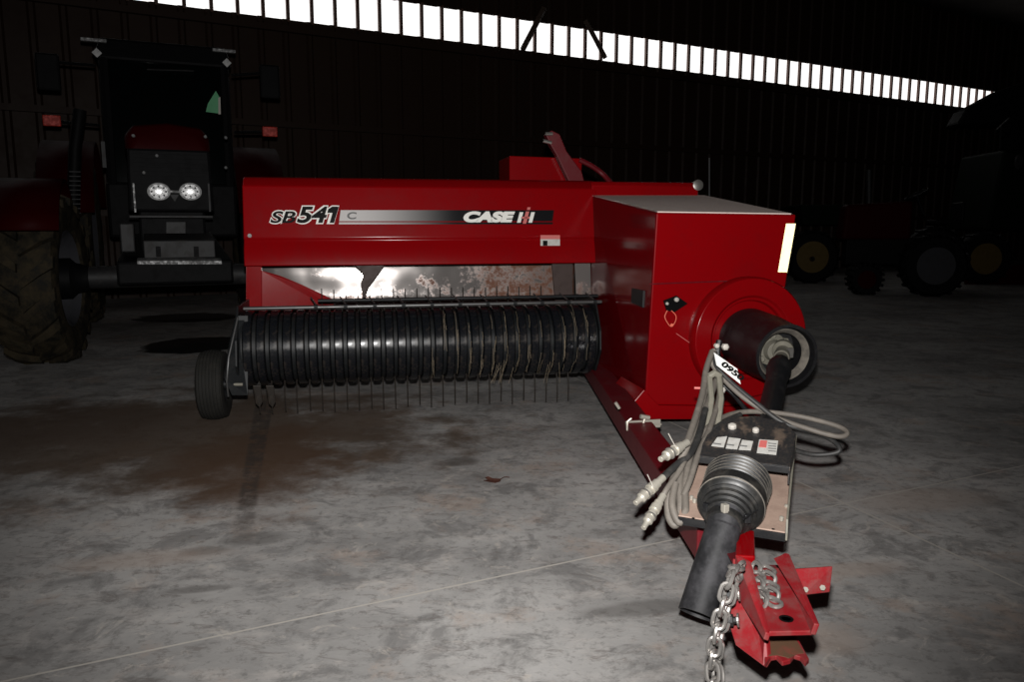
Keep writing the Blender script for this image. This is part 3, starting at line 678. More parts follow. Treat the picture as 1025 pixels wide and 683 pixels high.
# left flange: a folded side wall
L0, L1, L2 = Wz(752, 573, hu), Wz(759, 600, hu), Wz(770, 635, hu)
flange('hitch_flange', [Wz(738, 556, hu+.045), Wz(750, 562, hu+.045), L2 + Vector((-.002, 0, 0.002)), L2 + Vector((-.006, 0, -.012)), Wz(742, 602, hu-.02), Wz(737, 575, hu)], .010, top)
flange('hitch_flange', [Wz(787, 572, hu), Wz(778, 560, hu+.035), Wz(788, 554, hu+.035), Wz(818, 625, hu+.022), Wz(814, 636, hu)], .010, top)
# lower jaw: side web and bottom lip with scalloped front
web = BM(); plate(web, [Wz(735, 560, hu+.03), Wz(748, 566, hu+.03), Wz(757, 600, hu-.01), Wz(768, 628, hu-.03), Wz(771, 660, hl), Wz(766, 668, hl-.012), Wz(738, 647, hl-.002), Wz(732, 628, hl+.015), Wz(735, 590, hu-.02)], .012)
wb = obj('hitch_web', web, M['red_worn'], baler, bevel=.002)
bm = BM(); plate(bm, [Wz(762, 634, hl), Wz(797, 638, hl), Wz(810, 662, hl), Wz(806, 666, hl), Wz(801, 660, hl), Wz(795, 658, hl), Wz(791, 663, hl), Wz(783, 665, hl), Wz(777, 659, hl), Wz(771, 660, hl), Wz(766, 667, hl)], .010)
M['rusty'] = paint('rusted_red_plate', (0.10, 0.055, 0.03), 0.6, (0.20, 0.03, 0.02), 0.8, 18, lo=.5, hi=.7)
obj('hitch_jaw', bm, M['red_worn'], wb, bevel=.002)
bm = BM(); plate(bm, [Wz(764, 636, hl+.006), Wz(796, 639, hl+.006), Wz(805, 654, hl+.006), Wz(798, 655, hl+.006), Wz(790, 659, hl+.006), Wz(778, 656, hl+.006), Wz(769, 657, hl+.006)], .001); obj('wear_patch', bm, M['rusty'], wb)
# spacer under the plates joining to the tongue
bm = BM(); q = [Wz(745, 590, hl), Wz(783, 590, hl), Wz(800, 632, hl), Wz(770, 632, hl)]
hexa(bm, [p + Vector((0, 0, -.01)) for p in q] + [p + Vector((0, 0, hu - hl - .02)) for p in q]); obj('hitch_block', bm, M['red_beam'], baler, bevel=.003)
bm = BM(); q = [A1 + sideT*.05 - dirT*.1 - Vector((0,0,.08)), A1 + sideT*.105 - dirT*.1 - Vector((0,0,.08)), Wz(758, 575, hl), Wz(738, 572, hl)]
hexa(bm, q + [A1 + sideT*.05 - dirT*.1 - Vector((0,0,.01)), A1 + sideT*.105 - dirT*.1 - Vector((0,0,.01)), Wz(758, 575, hl+.05), Wz(738, 572, hl+.05)]); obj('hitch_neck', bm, M['red_beam'], baler, bevel=.003)
# side flag plate
YF = 1.56
fp = obj('side_bracket', (lambda b_: (plate(b_, [W(789, 570, YF), W(832, 567, YF+.02), W(829, 593, YF+.0), W(803, 596, YF-.02), W(797, 588, YF-.02)], .012), b_)[1])(BM()), M['red_worn'], baler, bevel=.002)
for px_, py_ in ((806.5, 590.5), (823.5, 588.5)):
    bm = BM(); q = W(px_, py_, YF-.02); lathe(bm, [(.006, 0), (.006, .006)], q, F.loc(CAM) - q, 6); obj('bolt', bm, M['grey_post'], fp)
for px_, py_, yy in ((733, 595, 1.47), (732, 621, 1.44)):
    bm = BM(); q = W(px_, py_, yy); lathe(bm, [(.012, -.012), (.012, .004), (.007, .004), (.007, .012)], q, Vector((1, -.6, .2)), 6); obj('bolt', bm, M['t_grey'], wb, bevel=.001)
    bm = BM(); lathe(bm, [(.0135, 0), (.0135, .003)], q + Vector((.010, -.006, .002)), Vector((1, -.6, .2)), 16); obj('washer', bm, M['steel'], wb)
bm = BM(); lathe(bm, [(.005, 0), (.005, .004)], W(752.5, 595.5, 1.49), Vector((-.3, -1, .6)), 6); obj('bolt', bm, M['steel'], wb)
# --- safety chain
ch = bpy.data.objects.new('safety_chain', None); C.objects.link(ch); ch.parent = baler; OFF[ch.name] = Vector((0, 0, 0))
path = spline([W(741, 568, 1.49), W(735, 570, 1.455), W(731, 580, 1.425), W(727, 594, 1.415), W(722, 612, 1.41), W(718, 630, 1.405), W(715, 648, 1.40), W(713, 668, 1.40), W(715, 690, 1.39), F.loc(gp(716, 712, .1)), F.loc(gp(722, 735, .03)), F.loc(gp(738, 740, .012)), F.loc(gp(752, 725, .012))], 10)
acc = 0; last = path[0]; step = .0265; k = 0; ups = []
lens_ = [0]
for i in range(1, len(path)): lens_.append(lens_[-1] + (path[i]-path[i-1]).length)
def on_path(s_):
    for i in range(1, len(path)):
        if lens_[i] >= s_:
            t = (s_-lens_[i-1])/max(1e-6, lens_[i]-lens_[i-1]); return path[i-1].lerp(path[i], t), (path[i]-path[i-1]).normalized()
    return path[-1], (path[-1]-path[-2]).normalized()
s_ = 0
while s_ < lens_[-1]:
    p_, d_2 = on_path(s_); side = Vector((1, .25, .1)) if k % 2 == 0 else Vector((.1, 1, .3))
    rr = Matrix.Rotation(R(38), 3, d_2); side = rr @ side
    bm = BM(); link_shape(bm, p_, d_2, side, .037, .0235, .0043); obj('chain_link', bm, M['chain'], ch, smooth=True); s_ += step; k += 1
path = spline([W(740, 574, 1.50), W(736, 578, 1.48), W(732, 590, 1.46), W(728, 608, 1.45), W(723, 626, 1.44), W(719, 645, 1.43), W(718, 665, 1.43), W(721, 690, 1.42), F.loc(gp(730, 715, .05)), F.loc(gp(735, 725, .012))], 10)
lens_ = [0]
for i in range(1, len(path)): lens_.append(lens_[-1] + (path[i]-path[i-1]).length)
s_ = .012; k = 1
while s_ < lens_[-1]:
    p_, d_2 = on_path(s_); side = Vector((1, .25, .1)) if k % 2 == 0 else Vector((.1, 1, .3))
    side = Matrix.Rotation(R(-30), 3, d_2) @ side
    bm = BM(); link_shape(bm, p_, d_2, side, .037, .0235, .0043); obj('chain_link', bm, M['chain'], ch, smooth=True); s_ += step; k += 1
# short doubled chain lying on the hitch plate
for row in range(2):
    for i in range(5):
        p_ = Wz(757 + row*11 + i*1.5, 569 + i*8 + row*2, hu + .012 + .003*(i % 2)); ax_ = Vector((.25 if row else -.1, -1, -.03))
        bm = BM(); link_shape(bm, p_, ax_, Vector((1, .2, .15)) if (i+row) % 2 else Vector((.5, .1, 1)), .036, .0225, .0043); obj('chain_link', bm, M['chain'], ch, smooth=True)

# --- driveline support tray, cover, stickers
tz0, tz1 = .355, .300
T = [Wz(697, 452, tz0), Wz(792, 462, tz0), Wz(786, 534, tz1), Wz(679, 517, tz1)]
bm = BM(); plate(bm, T, .006); tray = obj('support_tray', bm, M['primer'], baler, bevel=.0015)
bm = BM(); plate(bm, [T[2], T[3], T[3] - Vector((0, 0, .022)), T[2] - Vector((0, 0, .022))], .005); obj('shadow_tray_lip', bm, M['plastic'], tray)  # lip coloured black for the shadow below the tray's front edge
bm = BM(); plate(bm, [T[1] + Vector((.004, 0, .0)), Wz(797, 436, .42), Wz(793, 470, .385), Wz(788, 520, .33), T[2] + Vector((.004, 0, .0)), T[2] + Vector((.004, 0, -.02))], .005); obj('tray_side', bm, M['grey_post'], tray)
for px_, py_ in ((692, 500), (695, 503), (787, 509), (782, 521)):
    bm = BM(); lathe(bm, [(.006, 0), (.006, .010), (.003, .012)], Wz(px_, py_, .315), (0, -.2, 1), 8); obj('bolt', bm, M['coupler'], tray)
for px_, py_ in ((694, 519), (774, 530)):
    bm = BM(); lathe(bm, [(.004, 0), (.004, .001)], Wz(px_, py_, .3045), (0, 0, 1), 12); obj('bolt_hole', bm, M['ink'], tray)
bm = BM(); box(bm, (T[0]+T[1]+T[2]+T[3])/4 - Vector((0.02, -.02, .055)), (.12, .22, .07)); obj('tray_pedestal', bm, M['red_beam'], baler)
cz0, cz1 = .425, .470
K = [Wz(697, 457, cz0), Wz(790, 468, cz0), Wz(796, 432, cz1), Wz(770, 420, cz1), Wz(733, 417, cz1), Wz(712, 428, cz1)]
K[0] = Wz(697, 457, .41); K[1] = Wz(790, 468, .41)
kn = ((K[1]-K[0]).cross(K[2]-K[0])).normalized()
if kn.z < 0: kn = -kn
def onK(px, py, off=.0):
    d = ray(px, py); o = F.loc(CAM); dl = Vector((d.dot(F.a), d.dot(F.b), d.z)); q = K[0] + kn*off; t = (q - o).dot(kn)/dl.dot(kn); return o + dl*t
K = [onK(x, y) for x, y in ((697, 457), (790, 468), (796, 434), (786, 424), (756, 417), (728, 419), (708, 436))]
bm = BM(); plate(bm, K, .006); cover = obj('driveline_cover', bm, M['cover'], baler, bevel=.002)
bm = BM(); plate(bm, [K[0], K[1], K[1] - Vector((0, 0, .018)), K[0] - Vector((0, 0, .018))], .005); obj('cover_lip', bm, M['plastic'], cover, bevel=.001)
bm = BM(); plate(bm, [K[1], K[2], K[2] - Vector((0, 0, .07)), K[1] - Vector((0, 0, .05))], .005); obj('cover_side', bm, M['cover'], cover, bevel=.001)
def sticker(pts, mat=None, off=.005): return patch('sticker', [onK(x, y, off) for x, y in pts], mat or M['sticker'], cover, th=.001)
sticker([(712, 446.5), (724.5, 448), (728, 437), (718, 438)]); sticker([(726.5, 449), (738, 450), (741.5, 439.5), (729.5, 438)]); sticker([(739.5, 450.3), (751.5, 451), (754, 442), (743, 440.5)])
wst = sticker([(757.5, 453.5), (777, 455.5), (779, 441.5), (760, 440)])
sticker([(759.3, 447.5), (767, 448.3), (768, 441.3), (761, 440.8)], M['pink'], .0065)
for i in range(4): sticker([(769, 443.5+i*2.5), (777, 444.2+i*2.5), (777, 444.9+i*2.5), (769, 444.2+i*2.5)], M['ink_grey'], .0065)
for i in range(3): sticker([(714+13*i, 443.5+i), (722+13*i, 444.5+i), (722+13*i, 445.5+i), (714+13*i, 444.5+i)], M['ink_grey'], .0065)
for (px_, py_, r_) in ((733, 429, .013), (756.5, 433, .010)):
    bm = BM(); lathe(bm, [(r_, 0), (r_*1.05, .012), (r_*.6, .016)], onK(px_, py_), kn, 8); obj('pale_cap', bm, M['knob'], cover, bevel=.002)
# --- bellows and front shaft
B0 = W(739, 482, 2.05); B1 = W(727, 519, 1.90); B2 = W(699, 616, 1.78)
bd = (B1 - B0); bl_ = bd.length; bd.normalize()
prof = [(.070, -.02), (.082, 0)]
hh = 0.0
for g in range(5):
    rr = .088 - .0008*g; prof += [(rr, hh+.003), (rr+.002, hh+.007), (rr, hh+.011), (rr-.006, hh+.014), (rr-.006, hh+.018)]; hh += .018
prof += [(.087, hh+.004), (.088, hh+.045), (.082, hh+.052), (.086, hh+.058), (.080, hh+.068)]
q = hh+.07
for g in range(4):
    rr = .076 - .0075*g; prof += [(rr, q), (rr+.001, q+.006), (rr-.006, q+.010), (rr-.006, q+.014)]; q += .017
prof += [(.046, q+.01), (.044, q+.02)]
sc_ = (bl_+.03)/(q+.02)
bm = BM(); lathe(bm, [(r_, h_*sc_) for r_, h_ in prof], B0, bd, 56); bel = obj('joint_bellows', bm, M['bellows'], baler, smooth=True)
for k_ in range(6):
    h_ = (.007 + .018*k_ if k_ < 5 else .137)*sc_; rr = (.0885 - .0008*k_ if k_ < 5 else .0865) + .0012
    bm = BM(); lathe(bm, [(rr-.002, h_-.0022), (rr, h_-.0012), (rr, h_+.0012), (rr-.002, h_+.0022)], B0, bd, 56, False, False); obj('bellows_ridge', bm, M['ridge'], bel, smooth=True)
td = (B2 - B1); tl_ = td.length; td.normalize()
bm = BM(); lathe(bm, [(.044, -.03), (.047, -.012), (.047, .02), (.043, .024), (.044, .05), (.047, tl_*.6), (.0495, tl_-.004), (.050, tl_), (.045, tl_), (.045, tl_-.08), (.002, tl_-.08)], B1, td, 40, True, False)
tb = obj('front_driveshaft', bm, M['shaft'], baler, smooth=True)
xx, yy = frame_of(td)
for k_ in range(5):
    t = k_*2*math.pi/5 + .5; c_ = B1 + td*(-.010) + (xx*math.cos(t) + yy*math.sin(t))*.054
    bm = BM(); box(bm, c_, (.016, .016, .022), Matrix.Rotation(t, 3, 'Z')); obj('guard_clip', bm, M['coupler'] if k_ % 2 else M['plastic'], tb, bevel=.002)
bm = BM(); tube(bm, spline([W(768, 492, 1.98), W(764, 505, 1.93), W(752, 515, 1.87), W(744, 520, 1.84)]), .0025, 6); obj('guard_wire', bm, M['plastic'], tb, smooth=True)
# --- hose stand and hoses
pst = [W(715, 377, 2.58), W(717, 400, 2.50), W(713, 430, 2.42)]
bm = BM()
for o_ in (-.017, .017): tube(bm, [p + Vector((o_, 0, 0)) for p in pst], .010, 8)
tube(bm, [pst[0] + Vector((-.02, 0, .0)), pst[0] + Vector((0, 0, .012)), pst[0] + Vector((.02, 0, 0))], .012, 8)
st = obj('hose_stand', bm, M['grey_post'], baler, smooth=True)
bm = BM(); tube(bm, [W(720, 341, 2.75), W(718, 352, 2.74), W(717, 378, 2.72)], .012, 8); obj('stand_rod', bm, M['plastic'], st, smooth=True)
for px_, py_, r_ in ((725, 347, .012), (716.5, 346, .009), (722, 390, .011)):
    bm = BM(); lathe(bm, [(r_, 0), (r_, .014), (r_*.5, .018)], W(px_, py_, 2.71), (0, -1, 0), 6); obj('stand_bolt', bm, M['knob'], st)
bm = BM(); tube(bm, [W(695, 388.5, 2.72), W(709, 389, 2.71)], .0045, 8); obj('stand_pin', bm, M['pink'], st)
def hose(pts, r, mat='hose'):
    bm = BM(); tube(bm, spline([W(*p) for p in pts], 8), r, 10); return obj('hydraulic_hose', bm, M[mat], baler, smooth=True)
hose([(715, 350, 2.72), (712, 362, 2.7), (722, 377, 2.66), (744, 398, 2.60), (775, 417, 2.55), (811, 430, 2.48), (838, 437, 2.45), (848, 434, 2.46), (839, 427, 2.5), (806, 418, 2.56), (772, 413, 2.58), (740, 413, 2.56), (716, 422, 2.45), (702, 437, 2.36), (692, 460, 2.28)], .0085)
hose([(716, 353, 2.72), (717, 366, 2.68), (730, 381, 2.64), (755, 402, 2.58), (785, 424, 2.52), (820, 434, 2.5), (838, 445, 2.5), (838, 453, 2.5), (812, 455, 2.52), (785, 446, 2.52), (760, 428, 2.52), (735, 420, 2.46), (712, 432, 2.38), (698, 452, 2.3), (688, 475, 2.22)], .0085, 'hose_dark')
hose([(713, 352, 2.70), (707, 370, 2.62), (703, 395, 2.5), (694, 425, 2.35), (684, 455, 2.22), (680, 485, 2.12), (681, 510, 2.06), (676, 526, 2.04), (669, 515, 2.06), (670, 492, 2.10), (678, 470, 2.16), (688, 446, 2.2)], .0105)
hose([(718, 378, 2.66), (712, 395, 2.56), (701, 425, 2.38), (692, 452, 2.25), (686, 485, 2.12), (686, 512, 2.04), (680, 523, 2.02), (673, 506, 2.05), (676, 484, 2.1)], .0105)
hose([(722, 378, 2.66), (719, 402, 2.52), (710, 430, 2.36), (699, 455, 2.22), (691, 480, 2.12), (684, 497, 2.08)], .009)
hose([(710, 376, 2.66), (704, 402, 2.52), (696, 430, 2.36), (689, 452, 2.22), (681, 470, 2.14), (668, 489, 2.08), (664, 496, 2.07)], .008)
hose([(706, 410, 2.45), (699, 437, 2.3), (690, 455, 2.2), (677, 466, 2.15), (664, 478, 2.10)], .0105, 'hose_dark')
hose([(741, 415, 2.52), (722, 424, 2.44), (707, 440, 2.34), (697, 460, 2.24)], .008, 'hose_dark')
hose([(748, 419, 2.5), (728, 429, 2.42), (712, 445, 2.32), (702, 462, 2.22)], .007)
def coupler(p0, p1, mat, sc=1.0):
    a, b = W(*p0), W(*p1); d = (b-a); L = d.length; d.normalize()
    bm = BM(); r = [.0105, .0105, .0135, .0135, .016, .016, .012, .012, .0145, .0145, .010, .008, .008]; h = [0, .22, .22, .34, .34, .48, .48, .56, .56, .80, .83, .90, 1.0]
    lathe(bm, [(a_*sc, b_*L) for a_, b_ in zip(r, h)], a, d, 18); o = obj('hose_coupler', bm, M[mat], baler, smooth=True, bevel=.0006)
    bm = BM(); lathe(bm, [(.0165*sc, 0), (.0175*sc, .003), (.0165*sc, .006)], a + d*L*.62, d, 18); obj('coupler_collar', bm, M['steel'], o, smooth=True)
coupler((688, 443, 2.16), (661, 460, 2.07), 'coupler'); coupler((664, 478, 2.10), (636, 504, 2.02), 'coupler'); coupler((664, 496, 2.07), (644, 529, 1.98), 'coupler', .95)
for a_, b_ in (((669, 434, 2.1), (677, 449, 2.1)), ((648, 475, 2.04), (654, 488, 2.04))):
    bm = BM(); tube(bm, [W(*a_), W(*b_)], .0011, 6); obj('cable_tie', bm, M['knob'], baler)
# lower hose hooks in front of the box (dark rods beside the stand)
bm = BM(); tube(bm, spline([W(724, 386, 2.78), W(735, 396, 2.76), W(748, 412, 2.7)]), .008, 8); obj('hose_hook', bm, M['plastic'], baler, smooth=True)

# ------------------------------------------------------------------ lot card tied to the hoses
def Wc(px, py, Y): return at(px, py, Y)
a, b, c = Wc(714.5, 353, 2.60), Wc(738, 369.5, 2.54), Wc(741.5, 385, 2.50); d_ = a + (c - b)*.85
bm = BM(); plate(bm, [a, b, c, d_], .0012)
card = obj('lot_tag', bm, M['tag'])
OFF[card.name] = card.location.copy()
tag(card, 'small white lot card with black numbers tied on the hoses', 'tag')
ux = (c - d_).normalized(); nn = (b - a).cross(d_ - a).normalized(); uy = nn.cross(ux)
if (b - c).dot(uy) < 0: uy = -uy
o_ = d_.lerp(c, .08) + uy*.008
tn = ux.cross(uy)
if tn.dot(CAM - a) > 0: lf = .0012
else: lf = -.0016
text_on('lot_number', '0950', o_ + ux*.0, ux, uy, (c-d_).length*.86, (b-c).dot(uy)*.60, M['ink'], card, bold=.045, shear=0, lift=lf*1.6)

# ------------------------------------------------------------------ leaf on the floor
cl = gp(497, 482); bm = BM()
def leafpoly(pts, zc):
    vs = [bm.verts.new((cl.x + x, cl.y + y, z)) for x, y, z in pts]; bm.faces.new(vs)
leafpoly([(-.055, -.012, .008), (-.03, -.02, .004), (-.005, -.03, .003), (.015, -.02, .006), (.02, .0, .012), (.0, .012, .006), (-.02, .008, .012), (-.035, .018, .016), (-.05, .022, .010), (-.038, .004, .006)], 0)
tube(bm, spline([(cl.x+.015, cl.y-.004, .008), (cl.x+.032, cl.y+.02, .012), (cl.x+.055, cl.y+.035, .006)]), .0012, 5)
lf_ = obj('dead_leaf', bm, M['leaf'], solid=.001); tag(lf_, 'curled dead brown leaf lying on the bare concrete floor', 'leaf')

# ------------------------------------------------------------------ hay wisps
bm = BM()
def hp(px, py, ly): 
    q = P(px, py, ly); return F.O + F.a*q.x + F.b*q.y + Vector((0, 0, q.z))
for i in range(70):
    k = random.choice(range(15, 29)); x_ = px0 + pitch*k + random.uniform(-.008, .008); a0 = R(random.uniform(20, 120)); L = random.uniform(.08, .3); pts = []
    for j in range(4):
        a_ = a0 + L*j; rr = PR + .004 + random.uniform(0, .006)
        q = Vector((x_ + random.uniform(-.004, .004), PY - rr*math.sin(a_), PZ - rr*math.cos(a_))); pts.append(F.O + F.a*q.x + F.b*q.y + Vector((0, 0, q.z)))
    tube(bm, pts, .0008, 4)
for i in range(10):
    px_ = random.choice([497, 506, 499, 545, 560]) + random.uniform(-5, 5); q0 = hp(px_+random.uniform(1, 8), 364+random.uniform(-4, 5), PY-PR-.005); q1 = hp(px_-random.uniform(-2, 5), 384, PY-PR*.75); tube(bm, [q0, (q0+q1)/2 + Vector((0, -.006, 0)), q1], .0009, 4)
hw = obj('hay_wisps', bm, M['hay']); tag(hw, 'dry hay wisps caught between the black pickup bands', 'hay', kind='stuff')

# ================================================================== TRACTOR behind on the left
TA = R(24); T0 = at(172, 200, 6.2)
G = Frame((T0.x, T0.y), TA)
tr_ = empty('tractor', G.O, TA, 'big dark red tractor with paired headlights parked behind the baler', 'tractor')
GP = G.P
def gz(py, ly): return GP(172, py, ly).z
hw_ = .31
# bonnet
bm = BM(); sec = []
for y, zt_, wd_ in ((0.0, gz(136, 0), hw_*.86), (.06, gz(124, 0), hw_*.98), (.35, gz(120, 0), hw_*1.02), (1.9, gz(120, 0)+.1, hw_*1.12)):
    zb = gz(150, 0); sec.append([(-wd_, y, zb), (-wd_, y, zt_-.10), (-wd_*.8, y, zt_-.02), (0, y, zt_+.01), (wd_*.8, y, zt_-.02), (wd_, y, zt_-.10), (wd_, y, zb)])
vv = [[bm.verts.new(p) for p in s] for s in sec]
for i in range(3):
    for j in range(6): bm.faces.new((vv[i][j], vv[i][j+1], vv[i+1][j+1], vv[i+1][j]))
bm.faces.new(vv[0]); bm.faces.new(vv[3][::-1])
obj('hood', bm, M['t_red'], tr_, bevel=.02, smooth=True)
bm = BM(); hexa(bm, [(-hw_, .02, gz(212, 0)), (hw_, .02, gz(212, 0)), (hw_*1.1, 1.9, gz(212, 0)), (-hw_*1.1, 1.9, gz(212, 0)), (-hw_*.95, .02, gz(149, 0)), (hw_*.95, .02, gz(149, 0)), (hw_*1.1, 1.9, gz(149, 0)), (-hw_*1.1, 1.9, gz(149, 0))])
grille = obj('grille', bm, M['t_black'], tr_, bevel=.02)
for i in range(6):
    z = gz(154 + i*4.4, 0); bm = BM(); box(bm, (0, .012, z), (hw_*1.7, .012, .008)); obj('grille_slat', bm, M['t_black'], grille)
for sx_ in (-1, 1):
    c_ = GP(159 if sx_ < 0 else 190.5, 192, -.02)
    bm = BM(); lathe(bm, [(.050, 0), (.078, .012), (.082, .03), (.074, .034), (.055, .016), (.03, .022), (.022, .034), (.004, .036)], c_ + Vector((0, .0, 0)), (0, -1, 0), 28)
    for v_ in bm.verts: v_.co.z = c_.z + (v_.co.z - c_.z)*.82
    hl_ = obj('headlight', bm, M['lens'], tr_, smooth=True)
    for j in range(8):
        t = j*math.pi/4; bm = BM(); box(bm, c_ + Vector((math.cos(t)*.05, -.03, math.sin(t)*.04)), (.012, .012, .012)); obj('lamp_facet', bm, M['t_grey'], hl_)
    bm = BM(); q = GP(172 - sx_*0 + sx_*37.5, 198, -.02); hexa(bm, [q + Vector((-.006, 0, -.11)), q + Vector((.006, 0, -.11)), q + Vector((.006, .05, -.11)), q + Vector((-.006, .05, -.11)), q + Vector((-.006, 0, .11)), q + Vector((.006, 0, .11)), q + Vector((.006, .05, .11)), q + Vector((-.006, .05, .11))])
    obj('corner_trim', bm, M['t_steel'] if sx_ < 0 else M['t_grey'], tr_)
    bm = BM(); c2 = GP(172 + sx_*27, 190, -.02); 
    bm.free()
bm = BM(); box(bm, GP(174.5, 192, -.03), (.07, .02, .02)); obj('badge_bar', bm, M['t_steel'], tr_, bevel=.004)
patch('badge', [GP(170, 195, -.03), GP(179, 195, -.03), GP(175, 202, -.03)], M['t_grey'], tr_, th=.01)
bm = BM(); box(bm, GP(172, 217, -.02), (.60, .03, .02)); obj('grille_sill', bm, M['t_grey'], tr_, bevel=.004)
# front weight carrier
bm = BM(); a, b = GP(143, 241, -.15), GP(216, 258, -.15)
hexa(bm, [(a.x, -.15, b.z), (b.x, -.15, b.z), (b.x, .4, b.z), (a.x, .4, b.z), (a.x, -.15, a.z), (b.x, -.15, a.z), (b.x, .4, a.z+.06), (a.x, .4, a.z+.06)]); wcx = obj('weight_carrier', bm, M['t_grey'], tr_, bevel=.008)
for px_ in (158.5, 196.5):
    bm = BM(); box(bm, GP(px_, 252, -.16), (.035, .03, .08)); obj('carrier_slot', bm, M['t_black'], wcx)
bm = BM(); a, b = GP(137, 261, -.25), GP(222, 261, -.25); hexa(bm, [a + Vector((0, 0, -.03)), b + Vector((0, 0, -.03)), b + Vector((0, .12, -.03)), a + Vector((0, .12, -.03)), a + Vector((0, 0, .0)), b + Vector((0, 0, .0)), b + Vector((0, .12, .015)), a + Vector((0, .12, .015))]); obj('carrier_bar', bm, M['t_steel'], wcx, bevel=.004)
bm = BM(); hexa(bm, [(-.42, -.1, .62), (.42, -.1, .62), (.35, 1.2, .55), (-.35, 1.2, .55), (-.42, -.1, .80), (.42, -.1, .80), (.35, 1.2, 1.0), (-.35, 1.2, 1.0)]); obj('axle_support', bm, M['t_black'], tr_, bevel=.02)
bm = BM(); plate(bm, [GP(166, 222, -.03), GP(186, 222, -.03), GP(186, 234, -.03), GP(166, 234, -.03)], .02); obj('tow_bracket', bm, M['t_grey'], tr_, bevel=.004)
# front axle, chassis
bm = BM(); tube(bm, [(-.95, .35, .66), (.95, .35, .66)], .09, 12); obj('front_axle', bm, M['t_grey'], tr_, smooth=True)
bm = BM(); hexa(bm, [(-.25, .3, .6), (.25, .3, .6), (.25, 3.2, .6), (-.25, 3.2, .6), (-.25, .3, 1.2), (.25, .3, 1.2), (.25, 3.2, 1.3), (-.25, 3.2, 1.3)]); obj('chassis', bm, M['t_black'], tr_, bevel=.02)
def tractor_tyre(c, r, wd, yaw, parent, lugs=17, mat='dark_rubber', rimmat='rim', name='front_wheel'):
    ax = Matrix.Rotation(yaw, 3, 'Z') @ Vector((1, 0, 0)); c = Vector(c)
    bm = BM(); lathe(bm, [(r*.56, -wd*.36), (r*.62, -wd*.46), (r*.80, -wd*.5), (r*.90, -wd*.44), (r*.925, -wd*.3), (r*.93, 0), (r*.925, wd*.3), (r*.90, wd*.44), (r*.80, wd*.5), (r*.62, wd*.46), (r*.56, wd*.36)], c, ax, 48, False, False)
    fw = Matrix.Rotation(yaw, 3, 'Z') @ Vector((0, 1, 0)); upv = Vector((0, 0, 1))
    for k_ in range(lugs):
        for sd_ in (-1, 1):
            t0 = 2*math.pi*(k_ + (.5 if sd_ > 0 else 0))/lugs
            prev = None; secs = []
            for j in range(4):
                f_ = j/3; t = t0 - f_*.26; x_ = sd_*(wd*.02 + f_*wd*.47); ri = r*(.91 if j < 3 else .86); ro_ = r*(1.0 if j < 3 else .95); hwid = .032 + .014*f_
                tt0, tt1 = t - hwid/r, t + hwid/r
                secs.append([c + ax*x_ + (fw*math.cos(a_) + upv*math.sin(a_))*q_ for a_, q_ in ((tt0, ri), (tt1, ri), (tt1, ro_), (tt0, ro_))])
            vs_ = [[bm.verts.new(p) for p in s] for s in secs]
            for j in range(3):
                for m_ in range(4): bm.faces.new((vs_[j][m_], vs_[j][(m_+1) % 4], vs_[j+1][(m_+1) % 4], vs_[j+1][m_]))
            bm.faces.new(vs_[0][::-1]); bm.faces.new(vs_[3])
    t_ = obj(name, bm, M[mat], parent, smooth=True)
    bm = BM(); lathe(bm, [(r*.55, -wd*.42), (r*.57, -wd*.40), (r*.53, -wd*.3), (r*.50, 0), (r*.18, wd*.12), (r*.16, wd*.22), (.02, wd*.24)], c, ax, 40, True, True)
    for v_ in []: pass
    lathe(bm, [(r*.50, .0), (r*.53, wd*.3), (r*.57, wd*.42), (r*.55, wd*.43), (r*.50, wd*.3)], c, ax, 40, False, False)
    obj('wheel_rim', bm, M[rimmat], t_, smooth=True)
    return t_
tractor_tyre((-.95, .30, .66), .66, .44, R(-7), tr_)
tractor_tyre((.95, .30, .66), .66, .44, R(-7), tr_)
tractor_tyre((-.98, 3.1, .93), .93, .5, 0, tr_, 22, name='rear_wheel')
tractor_tyre((.98, 3.1, .93), .93, .5, 0, tr_, 22, name='rear_wheel')
# wheel hub on the inner side, visible from here
bm = BM(); lathe(bm, [(.16, 0), (.16, .10), (.12, .14), (.10, .22)], Vector((-.86, .31, .66)), (1, 0, 0), 20); obj('axle_hub', bm, M['t_black'], tr_, smooth=True)
# fenders
def fender(cx, cy, cz, r, wd, a0, a1, name, mat):
    bm = BM(); cols = [[], []]
    for i in range(13):
        t = R(a0 + (a1-a0)*i/12)
        for s_i, x_ in enumerate((cx - wd/2, cx + wd/2)): cols[s_i].append(bm.verts.new((x_, cy + r*math.cos(t), cz + r*math.sin(t))))
    for i in range(12): bm.faces.new((cols[0][i], cols[1][i], cols[1][i+1], cols[0][i+1]))
    return obj(name, bm, M[mat], tr_, smooth=True, solid=.02)
fender(-.97, .30, .66, .76, .44, 20, 150, 'front_fender', 't_red'); fender(.97, .30, .66, .76, .44, 20, 150, 'front_fender', 't_red')
fender(-.93, 3.1, .93, 1.03, .5, 20, 165, 'rear_fender', 't_red'); fender(.93, 3.1, .93, 1.03, .5, 20, 165, 'rear_fender', 't_red')
